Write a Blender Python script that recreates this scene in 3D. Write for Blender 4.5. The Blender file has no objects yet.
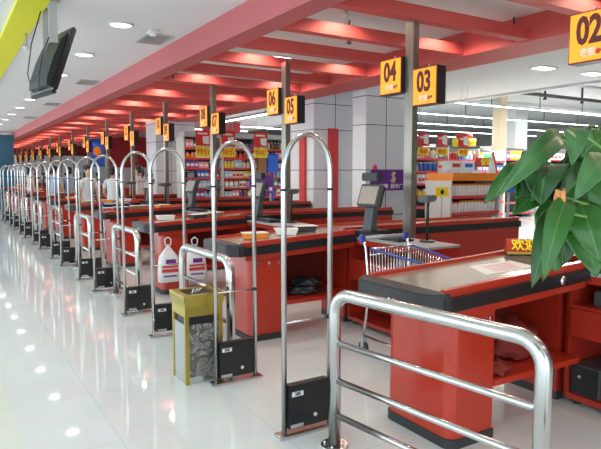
import bpy, bmesh, math, random
from mathutils import Vector, Matrix
random.seed(7)
R = math.radians
scene = bpy.context.scene
col = scene.collection

# ------------------------------------------------------------------ camera
CH = 1.5
cd = bpy.data.cameras.new('camera')
cam = bpy.data.objects.new('camera', cd)
col.objects.link(cam)
cd.sensor_fit = 'HORIZONTAL'
cd.sensor_width = 36.0
cd.lens = 580.0 / 601.0 * 36.0
cd.clip_start = 0.05
cam.location = (0, 0, CH)
cam.rotation_euler = (R(90 - 5.074), 0, R(-31.762))
scene.camera = cam

# ------------------------------------------------------------------ world, exposure
w = bpy.data.worlds.new('world')
scene.world = w
w.use_nodes = True
w.node_tree.nodes['Background'].inputs[0].default_value = (0.82, 0.95, 1.0, 1)
w.node_tree.nodes['Background'].inputs[1].default_value = 1.9
scene.view_settings.view_transform = 'Standard'
scene.view_settings.look = 'None'
scene.view_settings.gamma = 1
scene.view_settings.use_curve_mapping = False
scene.view_settings.exposure = 0.76

P = 2.38            # spacing of the lanes along the row
DOWN_W, SPOT_W, TUBE_E = 24, 20, 7.0


def light(kind, name, loc, energy, color=(1, 1, 1), **kw):
    d = bpy.data.lights.new(name, kind)
    d.energy = energy
    d.color = color
    for k, v in kw.items():
        setattr(d, k, v)
    o = bpy.data.objects.new(name, d)
    o.location = loc
    col.objects.link(o)
    return o


# the shop's ceiling lights over the sales floor
for (x, y) in ((12, 9), (12, 15), (19, 12), (8.5, 16), (8.6, 7.5)):
    light('AREA', 'shop_tube_light', (x, y, 3.5), 300, (1, 0.98, 0.95), shape='RECTANGLE', size=5.0, size_y=1.2)

# ------------------------------------------------------------------ materials
MATS = {}


def mat(name, c, rough=0.5, metal=0.0, emit=0.0, noise=0.0, nscale=8.0, coat=0.0, bump=0.0, alpha=1.0, ecol=None):
    m = bpy.data.materials.new(name)
    m.use_nodes = True
    nt = m.node_tree
    b = nt.nodes['Principled BSDF']
    b.inputs['Roughness'].default_value = rough
    b.inputs['Metallic'].default_value = metal
    b.inputs['Coat Weight'].default_value = coat
    b.inputs['Coat Roughness'].default_value = 0.12
    if alpha < 1:
        b.inputs['Alpha'].default_value = alpha
    tc = nt.nodes.new('ShaderNodeTexCoord')
    nz = nt.nodes.new('ShaderNodeTexNoise')
    nz.inputs['Scale'].default_value = nscale
    nz.inputs['Detail'].default_value = 4
    nt.links.new(tc.outputs['Object'], nz.inputs['Vector'])
    mx = nt.nodes.new('ShaderNodeMix')
    mx.data_type = 'RGBA'
    n = max(noise, 0.02)
    mx.inputs[6].default_value = tuple(max(0, v * (1 - n)) for v in c) + (1,)
    mx.inputs[7].default_value = tuple(min(1, v * (1 + n)) for v in c) + (1,)
    nt.links.new(nz.outputs['Fac'], mx.inputs[0])
    nt.links.new(mx.outputs[2], b.inputs['Base Color'])
    if bump:
        bp = nt.nodes.new('ShaderNodeBump')
        bp.inputs['Strength'].default_value = bump
        bp.inputs['Distance'].default_value = 0.01
        nt.links.new(nz.outputs['Fac'], bp.inputs['Height'])
        nt.links.new(bp.outputs[0], b.inputs['Normal'])
    if emit:
        b.inputs['Emission Color'].default_value = (ecol or c) + (1,)
        b.inputs['Emission Strength'].default_value = emit
    MATS[name] = m
    return m


M = MATS
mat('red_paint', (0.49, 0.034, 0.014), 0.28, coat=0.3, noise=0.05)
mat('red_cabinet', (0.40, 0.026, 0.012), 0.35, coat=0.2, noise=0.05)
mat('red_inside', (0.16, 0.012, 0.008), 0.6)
mat('pink_red', (0.52, 0.13, 0.14), 0.6, noise=0.04, nscale=2)
mat('slat_red', (0.58, 0.085, 0.075), 0.55, noise=0.04, nscale=2)
mat('wall_red', (0.42, 0.03, 0.035), 0.6, noise=0.05)
mat('black', (0.012, 0.013, 0.015), 0.35)
mat('black_rubber', (0.03, 0.032, 0.036), 0.45)
mat('dark_grey', (0.07, 0.075, 0.08), 0.4)
mat('steel', (0.62, 0.63, 0.63), 0.2, metal=1.0, noise=0.04)
mat('chrome', (0.78, 0.79, 0.79), 0.12, metal=1.0)
mat('post_steel', (0.30, 0.27, 0.23), 0.32, metal=0.85, noise=0.08)
mat('belt_top', (0.60, 0.52, 0.42), 0.18, metal=0.6, noise=0.08, nscale=3)
mat('white_plastic', (0.82, 0.82, 0.82), 0.45)
mat('white_paint', (0.80, 0.81, 0.82), 0.7)
mat('paper', (0.80, 0.79, 0.77), 0.6)
mat('gold', (0.46, 0.36, 0.07), 0.28, metal=0.75, noise=0.12, nscale=14)
mat('sign_yellow', (0.95, 0.30, 0.015), 0.4, emit=0.42, ecol=(1.0, 0.36, 0.01))
mat('sign_edge', (0.22, 0.02, 0.015), 0.5)
mat('maroon', (0.10, 0.008, 0.010), 0.5)
mat('yellow_paint', (0.80, 0.78, 0.02), 0.6)
mat('grey_metal', (0.42, 0.43, 0.43), 0.5, metal=0.3)
mat('vent_grey', (0.45, 0.46, 0.46), 0.6)
mat('tube_white', (1, 1, 1), 0.5, emit=TUBE_E, ecol=(0.93, 0.97, 1.0))
mat('lamp_white', (1, 1, 1), 0.5, emit=4.0, ecol=(1.0, 0.99, 0.96))
mat('panel_white', (0.74, 0.78, 0.84), 0.3, noise=0.02, nscale=2)
mat('stripe_red', (0.62, 0.05, 0.05), 0.5)
mat('purple', (0.13, 0.025, 0.26), 0.5)
mat('blue_bright', (0.02, 0.12, 0.62), 0.5)
mat('teal', (0.03, 0.12, 0.20), 0.5, noise=0.3, nscale=2)
mat('store_grey', (0.50, 0.53, 0.53), 0.8, noise=0.12, nscale=0.6)
mat('store_white', (0.66, 0.69, 0.69), 0.8)
mat('belt_dust', (0.36, 0.31, 0.26), 0.5)
mat('tv_black', (0.012, 0.015, 0.015), 0.22, coat=0.4)
mat('tv_grey', (0.012, 0.015, 0.016), 0.4)
mat('wire_blue', (0.04, 0.06, 0.35), 0.35)
mat('red_text', (0.7, 0.03, 0.02), 0.5)
mat('yellow_text', (0.95, 0.75, 0.02), 0.5)
mat('orange', (0.85, 0.25, 0.02), 0.5)
mat('skin', (0.62, 0.38, 0.27), 0.55)
mat('hair', (0.012, 0.010, 0.010), 0.45)
mat('eye', (0.02, 0.015, 0.01), 0.3)
mat('lips', (0.45, 0.12, 0.10), 0.5)
mat('shirt_white', (0.75, 0.76, 0.78), 0.8)
mat('shirt_blue', (0.35, 0.45, 0.62), 0.8)
mat('shirt_pink', (0.72, 0.55, 0.50), 0.8)
mat('trousers', (0.03, 0.03, 0.045), 0.8)
mat('scrap_red', (0.22, 0.02, 0.014), 0.75, noise=0.3, nscale=20)
mat('pot_white', (0.6, 0.6, 0.58), 0.35)
mat('soil', (0.05, 0.03, 0.02), 0.9, noise=0.4, nscale=60)
mat('stem', (0.16, 0.30, 0.06), 0.5)
mat('shelf_white', (0.60, 0.60, 0.58), 0.5)
mat('brown', (0.30, 0.13, 0.05), 0.6)
mat('beige', (0.62, 0.52, 0.36), 0.6)
mat('green_logo', (0.02, 0.30, 0.08), 0.5)


def floor_mat():
    m = bpy.data.materials.new('floor_tiles')
    m.use_nodes = True
    nt = m.node_tree
    b = nt.nodes['Principled BSDF']
    tc = nt.nodes.new('ShaderNodeTexCoord')
    br = nt.nodes.new('ShaderNodeTexBrick')
    br.offset = 0
    br.inputs['Scale'].default_value = 1
    br.inputs['Brick Width'].default_value = 0.8
    br.inputs['Row Height'].default_value = 0.8
    br.inputs['Mortar Size'].default_value = 0.0014
    br.inputs['Mortar Smooth'].default_value = 0.3
    br.inputs['Color1'].default_value = (0.77, 0.80, 0.79, 1)
    br.inputs['Color2'].default_value = (0.79, 0.82, 0.81, 1)
    br.inputs['Mortar'].default_value = (0.50, 0.50, 0.49, 1)
    nt.links.new(tc.outputs['Object'], br.inputs['Vector'])
    nz = nt.nodes.new('ShaderNodeTexNoise')
    nz.inputs['Scale'].default_value = 3.5
    nz.inputs['Detail'].default_value = 6
    nt.links.new(tc.outputs['Object'], nz.inputs['Vector'])
    mx = nt.nodes.new('ShaderNodeMix')
    mx.data_type = 'RGBA'
    mx.blend_type = 'MULTIPLY'
    mx.inputs[0].default_value = 0.12
    nt.links.new(br.outputs['Color'], mx.inputs[6])
    nt.links.new(nz.outputs['Color'], mx.inputs[7])
    nt.links.new(mx.outputs[2], b.inputs['Base Color'])
    b.inputs['Roughness'].default_value = 0.05
    b.inputs['IOR'].default_value = 1.5
    b.inputs['Coat Weight'].default_value = 0.15
    b.inputs['Coat Roughness'].default_value = 0.05
    return m


def marble_mat():
    m = bpy.data.materials.new('dark_marble')
    m.use_nodes = True
    nt = m.node_tree
    b = nt.nodes['Principled BSDF']
    tc = nt.nodes.new('ShaderNodeTexCoord')
    nz = nt.nodes.new('ShaderNodeTexNoise')
    nz.inputs['Scale'].default_value = 9
    nz.inputs['Detail'].default_value = 8
    nz.inputs['Distortion'].default_value = 2.2
    nt.links.new(tc.outputs['Object'], nz.inputs['Vector'])
    cr = nt.nodes.new('ShaderNodeValToRGB')
    e = cr.color_ramp.elements
    e[0].position = 0.40
    e[0].color = (0.10, 0.095, 0.09, 1)
    e[1].position = 0.62
    e[1].color = (0.22, 0.21, 0.20, 1)
    a = e.new(0.50)
    a.color = (0.13, 0.12, 0.11, 1)
    a = e.new(0.515)
    a.color = (0.55, 0.54, 0.5, 1)
    a = e.new(0.53)
    a.color = (0.14, 0.13, 0.12, 1)
    nt.links.new(nz.outputs['Fac'], cr.inputs[0])
    nt.links.new(cr.outputs[0], b.inputs['Base Color'])
    b.inputs['Roughness'].default_value = 0.15
    return m


def leaf_mat(name, c1, c2):
    m = bpy.data.materials.new(name)
    m.use_nodes = True
    nt = m.node_tree
    b = nt.nodes['Principled BSDF']
    uv = nt.nodes.new('ShaderNodeUVMap')
    sp = nt.nodes.new('ShaderNodeSeparateXYZ')
    nt.links.new(uv.outputs[0], sp.inputs[0])
    # side veins: slanted bands leaving the midrib; pale midrib
    s1 = nt.nodes.new('ShaderNodeMath'); s1.operation = 'SUBTRACT'; s1.inputs[1].default_value = 0.5
    nt.links.new(sp.outputs[0], s1.inputs[0])
    ab = nt.nodes.new('ShaderNodeMath'); ab.operation = 'ABSOLUTE'
    nt.links.new(s1.outputs[0], ab.inputs[0])
    sl = nt.nodes.new('ShaderNodeMath'); sl.operation = 'MULTIPLY_ADD'; sl.inputs[1].default_value = -0.5
    nt.links.new(ab.outputs[0], sl.inputs[0])
    nt.links.new(sp.outputs[1], sl.inputs[2])
    k = nt.nodes.new('ShaderNodeMath'); k.operation = 'MULTIPLY'; k.inputs[1].default_value = 75
    nt.links.new(sl.outputs[0], k.inputs[0])
    sn = nt.nodes.new('ShaderNodeMath'); sn.operation = 'SINE'
    nt.links.new(k.outputs[0], sn.inputs[0])
    mr = nt.nodes.new('ShaderNodeMapRange')
    mr.inputs[1].default_value = -1
    mr.inputs[2].default_value = 1
    nt.links.new(sn.outputs[0], mr.inputs[0])
    mx = nt.nodes.new('ShaderNodeMix'); mx.data_type = 'RGBA'
    mx.inputs[6].default_value = c1 + (1,)
    mx.inputs[7].default_value = c2 + (1,)
    nt.links.new(mr.outputs[0], mx.inputs[0])
    lt = nt.nodes.new('ShaderNodeMath'); lt.operation = 'LESS_THAN'; lt.inputs[1].default_value = 0.035
    nt.links.new(ab.outputs[0], lt.inputs[0])
    m2 = nt.nodes.new('ShaderNodeMix'); m2.data_type = 'RGBA'
    m2.inputs[7].default_value = (0.06, 0.17, 0.035, 1)
    nt.links.new(mx.outputs[2], m2.inputs[6])
    nt.links.new(lt.outputs[0], m2.inputs[0])
    nt.links.new(m2.outputs[2], b.inputs['Base Color'])
    b.inputs['Roughness'].default_value = 0.36
    b.inputs['Subsurface Weight'].default_value = 0.0
    M[name] = m
    return m


M['floor_tiles'] = floor_mat()
M['dark_marble'] = marble_mat()
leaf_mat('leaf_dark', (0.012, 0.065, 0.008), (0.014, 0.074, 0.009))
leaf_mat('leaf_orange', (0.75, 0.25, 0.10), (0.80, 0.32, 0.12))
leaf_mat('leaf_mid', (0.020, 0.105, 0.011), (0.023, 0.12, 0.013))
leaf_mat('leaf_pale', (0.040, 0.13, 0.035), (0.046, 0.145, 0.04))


# ------------------------------------------------------------------ mesh helpers
class MB:
    def __init__(s):
        s.b = bmesh.new()

    def hexa(s, p):   # 8 points: bottom loop of four, top loop of four
        v = [s.b.verts.new(q) for q in p]
        for f in ((3, 2, 1, 0), (4, 5, 6, 7), (0, 1, 5, 4), (1, 2, 6, 5), (2, 3, 7, 6), (3, 0, 4, 7)):
            s.b.faces.new([v[i] for i in f])
        return v

    def box(s, x0, x1, y0, y1, z0, z1, bev=0.0):
        if x0 > x1: x0, x1 = x1, x0
        if y0 > y1: y0, y1 = y1, y0
        if z0 > z1: z0, z1 = z1, z0
        v = s.hexa([(x0, y0, z0), (x1, y0, z0), (x1, y1, z0), (x0, y1, z0), (x0, y0, z1), (x1, y0, z1), (x1, y1, z1), (x0, y1, z1)])
        if bev:
            es = list({e for q in v for e in q.link_edges})
            bmesh.ops.bevel(s.b, geom=es, offset=bev, segments=2, affect='EDGES', clamp_overlap=True)
        return s

    def prism(s, pts, a, b, axis='y'):   # outline extruded along an axis
        def mk(p, t):
            return {'y': (p[0], t, p[1]), 'z': (p[0], p[1], t), 'x': (t, p[0], p[1])}[axis]
        lo = [s.b.verts.new(mk(p, a)) for p in pts]
        hi = [s.b.verts.new(mk(p, b)) for p in pts]
        n = len(pts)
        s.b.faces.new(lo)
        s.b.faces.new(hi[::-1])
        for i in range(n):
            s.b.faces.new((lo[i], hi[i], hi[(i + 1) % n], lo[(i + 1) % n]))
        return s

    def tube(s, pts, r, seg=10, closed=False):
        pts = [Vector(p) for p in pts]
        n = len(pts)
        rr = r if isinstance(r, (list, tuple)) else [r] * n
        rings = []
        t0 = (pts[1] - pts[0]).normalized()
        up = Vector((0, 0, 1)) if abs(t0.z) < 0.9 else Vector((0, 1, 0))
        nrm = t0.cross(up).normalized()
        for i in range(n):
            if closed:
                t = (pts[(i + 1) % n] - pts[i - 1]).normalized()
            elif i == 0:
                t = t0
            elif i == n - 1:
                t = (pts[-1] - pts[-2]).normalized()
            else:
                t = ((pts[i + 1] - pts[i]).normalized() + (pts[i] - pts[i - 1]).normalized()).normalized()
            nrm = (nrm - t * nrm.dot(t)).normalized()
            bi = t.cross(nrm)
            rings.append([s.b.verts.new(pts[i] + (nrm * math.cos(2 * math.pi * k / seg) + bi * math.sin(2 * math.pi * k / seg)) * rr[i]) for k in range(seg)])
        m = n if closed else n - 1
        for i in range(m):
            A, B = rings[i], rings[(i + 1) % n]
            for k in range(seg):
                f = s.b.faces.new((A[k], A[(k + 1) % seg], B[(k + 1) % seg], B[k]))
                f.smooth = True
        if not closed:
            s.b.faces.new(rings[0][::-1])
            s.b.faces.new(rings[-1])
        return s

    def cyl(s, c, r, h, axis='z', seg=20, r2=None):
        d = {'x': Vector((1, 0, 0)), 'y': Vector((0, 1, 0)), 'z': Vector((0, 0, 1))}[axis]
        c = Vector(c)
        return s.tube([c, c + d * h], [r, r if r2 is None else r2], seg)

    def lathe(s, prof, c=(0, 0, 0), seg=20):
        rings = []
        for (r, z) in prof:
            rings.append([s.b.verts.new((c[0] + r * math.cos(2 * math.pi * k / seg), c[1] + r * math.sin(2 * math.pi * k / seg), c[2] + z)) for k in range(seg)])
        for i in range(len(rings) - 1):
            for k in range(seg):
                f = s.b.faces.new((rings[i][k], rings[i][(k + 1) % seg], rings[i + 1][(k + 1) % seg], rings[i + 1][k]))
                f.smooth = True
        s.b.faces.new(rings[0][::-1])
        s.b.faces.new(rings[-1])
        return s

    def ball(s, c, r, sx=1, sy=1, sz=1, seg=12):
        g = bmesh.ops.create_uvsphere(s.b, u_segments=seg, v_segments=max(6, seg // 2 + 2), radius=r)
        for v in g['verts']:
            v.co = Vector((v.co.x * sx + c[0], v.co.y * sy + c[1], v.co.z * sz + c[2]))
        for f in s.b.faces:
            pass
        for v in g['verts']:
            for f in v.link_faces:
                f.smooth = True
        return s

    def build(s, name, m=None, parent=None, loc=None):
        me = bpy.data.meshes.new(name)
        bmesh.ops.recalc_face_normals(s.b, faces=s.b.faces)
        s.b.to_mesh(me)
        s.b.free()
        o = bpy.data.objects.new(name, me)
        if m:
            me.materials.append(M[m] if isinstance(m, str) else m)
        col.objects.link(o)
        if parent:
            o.parent = parent
            KIDS.setdefault(parent.name, []).append(o)
        if loc:
            o.location = loc
        return o


def empty(name, loc=(0, 0, 0), rz=0.0):
    o = bpy.data.objects.new(name, None)
    o.empty_display_size = 0.1
    o.location = loc
    o.rotation_euler = (0, 0, rz)
    col.objects.link(o)
    return o


def tag(o, label=None, cat=None, group=None, kind=None):
    if label: o['label'] = label
    if cat: o['category'] = cat
    if group: o['group'] = group
    if kind: o['kind'] = kind
    return o


KIDS = {}


def copy_tree(o, parent=None):
    c = o.copy()
    col.objects.link(c)
    if parent:
        c.parent = parent
        KIDS.setdefault(parent.name, []).append(c)
    for ch in list(KIDS.get(o.name, [])):
        copy_tree(ch, c)
    return c


def struct(name, mb, m, parent=None):
    return tag(mb.build(name, m, parent), kind='structure')


def text_mesh(body, size, m, name, parent, mtx, bold=0.0, sx=1.0, depth=0.002, center=True):
    cu = bpy.data.curves.new(name, 'FONT')
    cu.body = body
    cu.size = size
    cu.extrude = depth
    cu.offset = bold
    cu.resolution_u = 3
    cu.align_x = 'CENTER' if center else 'LEFT'
    cu.align_y = 'CENTER'
    t = bpy.data.objects.new('tmp', cu)
    col.objects.link(t)
    bpy.context.view_layer.update()
    dg = bpy.context.evaluated_depsgraph_get()
    me = bpy.data.meshes.new_from_object(t.evaluated_get(dg))
    bpy.data.objects.remove(t)
    bpy.data.curves.remove(cu)
    me.transform(mtx @ Matrix.Diagonal((sx, 1, 1, 1)))
    me.name = name
    me.materials.clear()
    me.materials.append(M[m])
    o = bpy.data.objects.new(name, me)
    col.objects.link(o)
    o.parent = parent
    KIDS.setdefault(parent.name, []).append(o)
    return o


def face_negx(x, y, z):      # text on a face that looks along -X, read with Y to the left
    return Matrix(((0, 0, -1, x), (-1, 0, 0, y), (0, 1, 0, z), (0, 0, 0, 1)))


def face_negy(x, y, z):      # text on a face that looks along -Y
    return Matrix(((1, 0, 0, x), (0, 0, -1, y), (0, 1, 0, z), (0, 0, 0, 1)))


ORD = ['first', 'second', 'third', 'fourth', 'fifth', 'sixth', 'seventh', 'eighth', 'ninth', 'tenth', 'eleventh', 'twelfth',
       'thirteenth', 'fourteenth', 'fifteenth', 'sixteenth', 'seventeenth', 'eighteenth', 'nineteenth', 'twentieth']

# ------------------------------------------------------------------ structure
Z1 = 3.19
struct('floor', MB().box(-5, 30, -5, 39.2, -0.1, 0), 'floor_tiles')
struct('ceiling', MB().box(-5, 5.8, -5, 39, Z1, Z1 + 0.12), 'white_paint')
struct('ceiling_store_front', MB().box(5.8, 10.4, -5, 39, Z1 + 0.01, Z1 + 0.13), 'store_white')
struct('ceiling_store', MB().box(10.4, 30, -5, 39, 4.0, 4.1), 'store_grey')
struct('trim_1', MB().box(10.35, 10.45, -5, 39, Z1 - 0.04, 4.0), 'store_white')
struct('wall_far', MB().box(-5, 30, 39, 39.2, 0, 4.1), 'wall_red')
struct('wall_right', MB().box(30, 30.2, -5, 39.2, 0, 4.1), 'store_white')
struct('wall_back', MB().box(3.5, 30, -5.2, -5, 0, 4.1), 'store_white')
# yellow ceiling band over the walkway
struct('trim_2', MB().box(0.71, 0.98, -5, 39, Z1 - 0.04, Z1), 'yellow_paint')
# canopy of red slats over the checkouts
ZB = 2.91
struct('trim_3', MB().box(2.65, 2.90, -4, 38, ZB, Z1), 'pink_red')
struct('trim_4', MB().box(5.45, 6.10, -4, 38, ZB, Z1), 'slat_red')
ys = 4.12 - 8 * 0.935
n = 5
slat_y = []
while ys < 37.8:
    struct('trim_%d' % n, MB().box(2.90, 5.45, ys, ys + 0.13, ZB + 0.015, 3.05), 'slat_red')
    slat_y.append(ys)
    ys += 0.935
    n += 1
# store front glazing bars of the entrance side
fr = MB()
for k in range(11):
    fr.box(-5.0, -4.9, -5 + k * 4.1, -4.92 + k * 4.1, 0, Z1)
fr.box(-5.0, -4.9, -5, 39, 0, 0.15)
struct('window_1', fr, 'grey_metal')

# ------------------------------------------------------------------ walkway ceiling fittings
for k in range(18):
    y = 6.85 + 1.97 * k - 1.97 * 2
    t = empty('ceiling_downlight', (1.83, y, Z1))
    tag(t, 'round white ceiling downlight over the walkway, %s from the camera end' % ORD[k], 'ceiling light', 'downlights over the walkway')
    MB().lathe([(0.13, 0), (0.145, -0.012), (0.125, -0.022), (0.115, -0.006)], seg=28).build('trim_ring', 'white_plastic', t)
    MB().cyl((0, 0, -0.012), 0.115, 0.008, seg=28).build('lamp_disc', 'lamp_white', t)
    light('SPOT', 'downlight_beam', (1.83, y, Z1 - 0.03), DOWN_W, (0.96, 0.98, 1.0), spot_size=R(130), spot_blend=0.6, shadow_soft_size=0.1)
for k, (x, y) in enumerate(((2.38, 7.35), (2.41, 11.45), (2.42, 15.5), (2.42, 19.6))):
    t = empty('air_vent', (x, y, Z1))
    tag(t, 'square grey air vent grille in the white ceiling, %s along beside the canopy' % ORD[k], 'air vent', 'air vents in the ceiling')
    MB().box(-0.17, 0.17, -0.28, -0.25, -0.015, 0).box(-0.17, 0.17, 0.25, 0.28, -0.015, 0).box(-0.17, -0.14, -0.25, 0.25, -0.015, 0).box(0.14, 0.17, -0.25, 0.25, -0.015, 0).build('frame', 'vent_grey', t)
    g = MB()
    for j in range(12):
        g.box(-0.14, 0.14, -0.24 + j * 0.042, -0.225 + j * 0.042, -0.012, -0.004)
    g.build('grille', 'grey_metal', t)
t = empty('smoke_detector', (2.24, 6.97, Z1))
tag(t, 'small white square sensor on the ceiling beside the nearest air vent', 'smoke detector')
MB().box(-0.06, 0.06, -0.08, 0.08, -0.03, 0, 0.01).build('base', 'white_plastic', t)
MB().lathe([(0.04, -0.03), (0.045, -0.045), (0.03, -0.06)], seg=16).build('sensor_cap', 'white_plastic', t)

# television hung from the ceiling
t = empty('television', (1.10, 6.15, 2.62))
tag(t, 'black flat television seen from its back, hung tilted from the ceiling by the yellow band', 'television')
tilt = Matrix.Rotation(R(19), 4, 'Y')


def xf(mb, m):
    for v in mb.b.verts:
        v.co = m @ v.co
    return mb


TVM = Matrix.Translation((0.0, 0.0, 0.0)) @ Matrix.Rotation(R(10), 4, 'Z') @ tilt
xf(MB().box(-0.03, 0.02, 0, 0.70, -0.33, 0.33, 0.012), TVM).build('screen_housing', 'tv_black', t)
xf(MB().prism([(-0.03, -0.30), (-0.03, 0.28), (-0.07, 0.2), (-0.09, 0.0), (-0.09, -0.22), (-0.07, -0.30)], 0.08, 0.62), TVM).build('back_shell', 'tv_grey', t)
xf(MB().box(-0.02, 0.022, 0.02, 0.68, -0.365, -0.325, 0.01), TVM).build('speaker_bar', 'tv_grey', t)
xf(MB().box(0.0205, 0.023, 0.03, 0.67, -0.30, 0.31), TVM).build('screen', 'black', t)
for (ya, zb_) in ((0.08, 0.16), (0.46, 0.10)):
    MB().box(-0.13, -0.05, ya, ya + 0.03, zb_, 0.57).build('ceiling_bracket', 'grey_metal', t)
    MB().box(-0.16, -0.02, ya - 0.03, ya + 0.06, 0.555, 0.57).build('ceiling_plate', 'grey_metal', t)
MB().tube([(-0.135, 0.07, 0.2), (-0.19, 0.12, 0.05), (-0.22, 0.2, -0.15), (-0.22, 0.25, -0.3), (-0.15, 0.3, -0.25)], 0.006, 6) \
    .tube([(-0.14, 0.44, 0.55), (-0.24, 0.50, 0.2), (-0.28, 0.55, -0.10), (-0.24, 0.55, -0.28), (-0.15, 0.5, -0.2)], 0.006, 6).build('cable', 'black', t)
t = empty('ceiling_hook', (0.93, 7.6, Z1 - 0.06))
tag(t, 'small white sprinkler head hanging beside the television brackets', 'sprinkler')
MB().tube([(0, 0, 0), (0, 0, -0.16)], 0.012, 8).build('pipe', 'grey_metal', t)
MB().lathe([(0.05, -0.16), (0.02, -0.18), (0.05, -0.20)], seg=12).build('sprinkler_head', 'white_plastic', t)

# canopy lights between slats: lamps that graze the slats
for i in range(len(slat_y) - 1):
    if i % 2 == 0:
        for q, x in enumerate((3.6, 5.0)):
            y = slat_y[i] + 0.72
            if y < -1: continue
            t = empty('canopy_light', (x, y, Z1))
            tag(t, 'recessed round lamp between red canopy slats, %s line, %s bay from the camera' % (['left', 'right'][q], (ORD + ['farthest but one', 'farthest', 'last', 'last'])[i // 2]), 'ceiling light', 'lamps between the canopy slats')
            MB().lathe([(0.065, 0), (0.075, -0.01), (0.055, -0.012)], seg=18).build('trim_ring', 'white_plastic', t)
            MB().cyl((0, 0, -0.006), 0.055, 0.005, seg=18).build('lamp_disc', 'lamp_white', t)
            light('SPOT', 'canopy_beam', (x, y, Z1 - 0.03), SPOT_W, (1.0, 0.80, 0.62), spot_size=R(155), spot_blend=0.5, shadow_soft_size=0.05)
    else:
        x = 3.2 if i % 4 == 1 else 4.3
        y = slat_y[i] + 0.55
        if y > 2:
            t = empty('panel_light', (x, y, Z1))
            tag(t, 'short white strip lamp in the %s lit canopy bay, set %s' % ((ORD + ['farthest but one', 'farthest', 'last', 'last'])[i // 2], 'near the walkway' if i % 4 == 1 else 'mid canopy'), 'ceiling light', 'strip lamps in the canopy bays')
            MB().box(-0.15, 0.15, -0.05, 0.05, -0.02, 0, 0.005).build('housing', 'white_plastic', t)
            MB().box(-0.13, 0.13, -0.035, 0.035, -0.026, -0.02).build('diffuser', 'lamp_white', t)
# sprinkler heads under the canopy
for k, (x, y) in enumerate(((3.25, 4.45), (3.95, 5.35), (5.4, 4.3), (3.1, 8.7))):
    t = empty('sprinkler', (x, y, Z1))
    tag(t, ['chrome sprinkler dropping beside the pink canopy beam', 'dark sprinkler hanging in the slats left of sign 04',
            'small dark sprinkler in the canopy above sign 02', 'small dark sprinkler in the far slats above sign 07'][k], 'sprinkler', 'sprinklers in the canopy')
    MB().cyl((0, 0, -0.2), 0.012, 0.2, seg=8).build('pipe', 'grey_metal' if k == 0 else 'dark_grey', t)
    MB().lathe([(0.015, -0.26), (0.03, -0.245), (0.015, -0.22), (0.02, -0.2)], seg=10).build('sprinkler_head', 'grey_metal' if k == 0 else 'dark_grey', t)
for k, (x, y) in enumerate(((8.36, 6.05), (9.55, 5.95))):
    t = empty('shop_ceiling_lamp', (x, y, Z1 + 0.01))
    tag(t, ['bright rectangular lamp in the shop ceiling left of sign 02', 'bright rectangular lamp in the shop ceiling below sign 02'][k], 'ceiling light')
    MB().box(-0.2, 0.2, -0.12, 0.12, -0.02, 0).build('frame', 'white_plastic', t)
    MB().box(-0.17, 0.17, -0.09, 0.09, -0.026, -0.02).build('diffuser', 'lamp_white', t)

# fluorescent rows over the sales floor
tubes = [((11.0, 11.6), (24, 11.6), 3.42), ((11.0, 14.6), (26, 14.6), 3.47), ((11.0, 17.6), (26, 17.6), 3.48), ((11, 20.6), (28, 20.6), 3.5),
         ((11.0, 23.6), (26, 23.6), 3.5), ((7.8, 14.0), (7.8, 17.6), 3.12), ((8.0, 18.6), (10.3, 18.6), 3.10), ((8.0, 20.6), (10.3, 20.6), 3.10)]
for k, (a, b_, z) in enumerate(tubes):
    t = empty('fluorescent_row', (0, 0, 0))
    tag(t, 'long bright fluorescent strip over the sales floor, %s' % ['nearest row at right', 'second row back', 'third row back', 'fourth row back', 'fifth row back',
        'the one running away behind sign 07', 'first short cross row above the tall shelves', 'second short cross row above the tall shelves'][k], 'fluorescent light', 'fluorescent rows of the shop')
    if a[1] == b_[1]:
        MB().box(a[0], b_[0], a[1] - 0.03, a[1] + 0.03, z + 0.03, z + 0.06).build('housing', 'grey_metal', t)
        MB().box(a[0], b_[0], a[1] - 0.02, a[1] + 0.02, z + 0.01, z + 0.03).build('tube', 'tube_white', t)
        if z > 3.3:
            for j in range(6):
                MB().box(a[0] + 0.5 + j * 2.2, a[0] + 0.52 + j * 2.2, a[1] - 0.01, a[1] + 0.01, z + 0.06, 4.0).build('hanger_rod', 'dark_grey', t)
    else:
        MB().box(a[0] - 0.05, a[0] + 0.05, a[1], b_[1], z + 0.02, z + 0.06).build('housing', 'white_plastic', t)
        MB().box(a[0] - 0.03, a[0] + 0.03, a[1], b_[1], z, z + 0.02).build('tube', 'tube_white', t)
# ducts and pipes under the open ceiling
for k, (y, z, r, x0) in enumerate(((10.2, 3.62, 0.05, 10.8), (12.6, 3.72, 0.07, 10.8), (9.4, 3.8, 0.04, 10.8))):
    o = MB().tube([(x0, y, z), (26, y, z)], r, 10).build('ceiling_pipe', 'dark_grey' if k == 0 else 'store_grey')
    tag(o, ['dark pipe across the open shop ceiling, lowest', 'thick grey pipe across the open shop ceiling', 'thin grey pipe close under the shop ceiling'][k], 'pipe')
for k, (x, y) in enumerate(((12.4, 10.2), (14.2, 10.2), (15.9, 10.2), (17.9, 10.2))):
    o = MB().cyl((x, y, 3.55), 0.03, 0.45, seg=8).cyl((x, y, 3.5), 0.05, 0.05, seg=8).build('ceiling_hanger', 'black')
    tag(o, 'dark drop pipe hanging from the open shop ceiling, %s from the left' % ORD[k], 'pipe', 'dark drop pipes')


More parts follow.
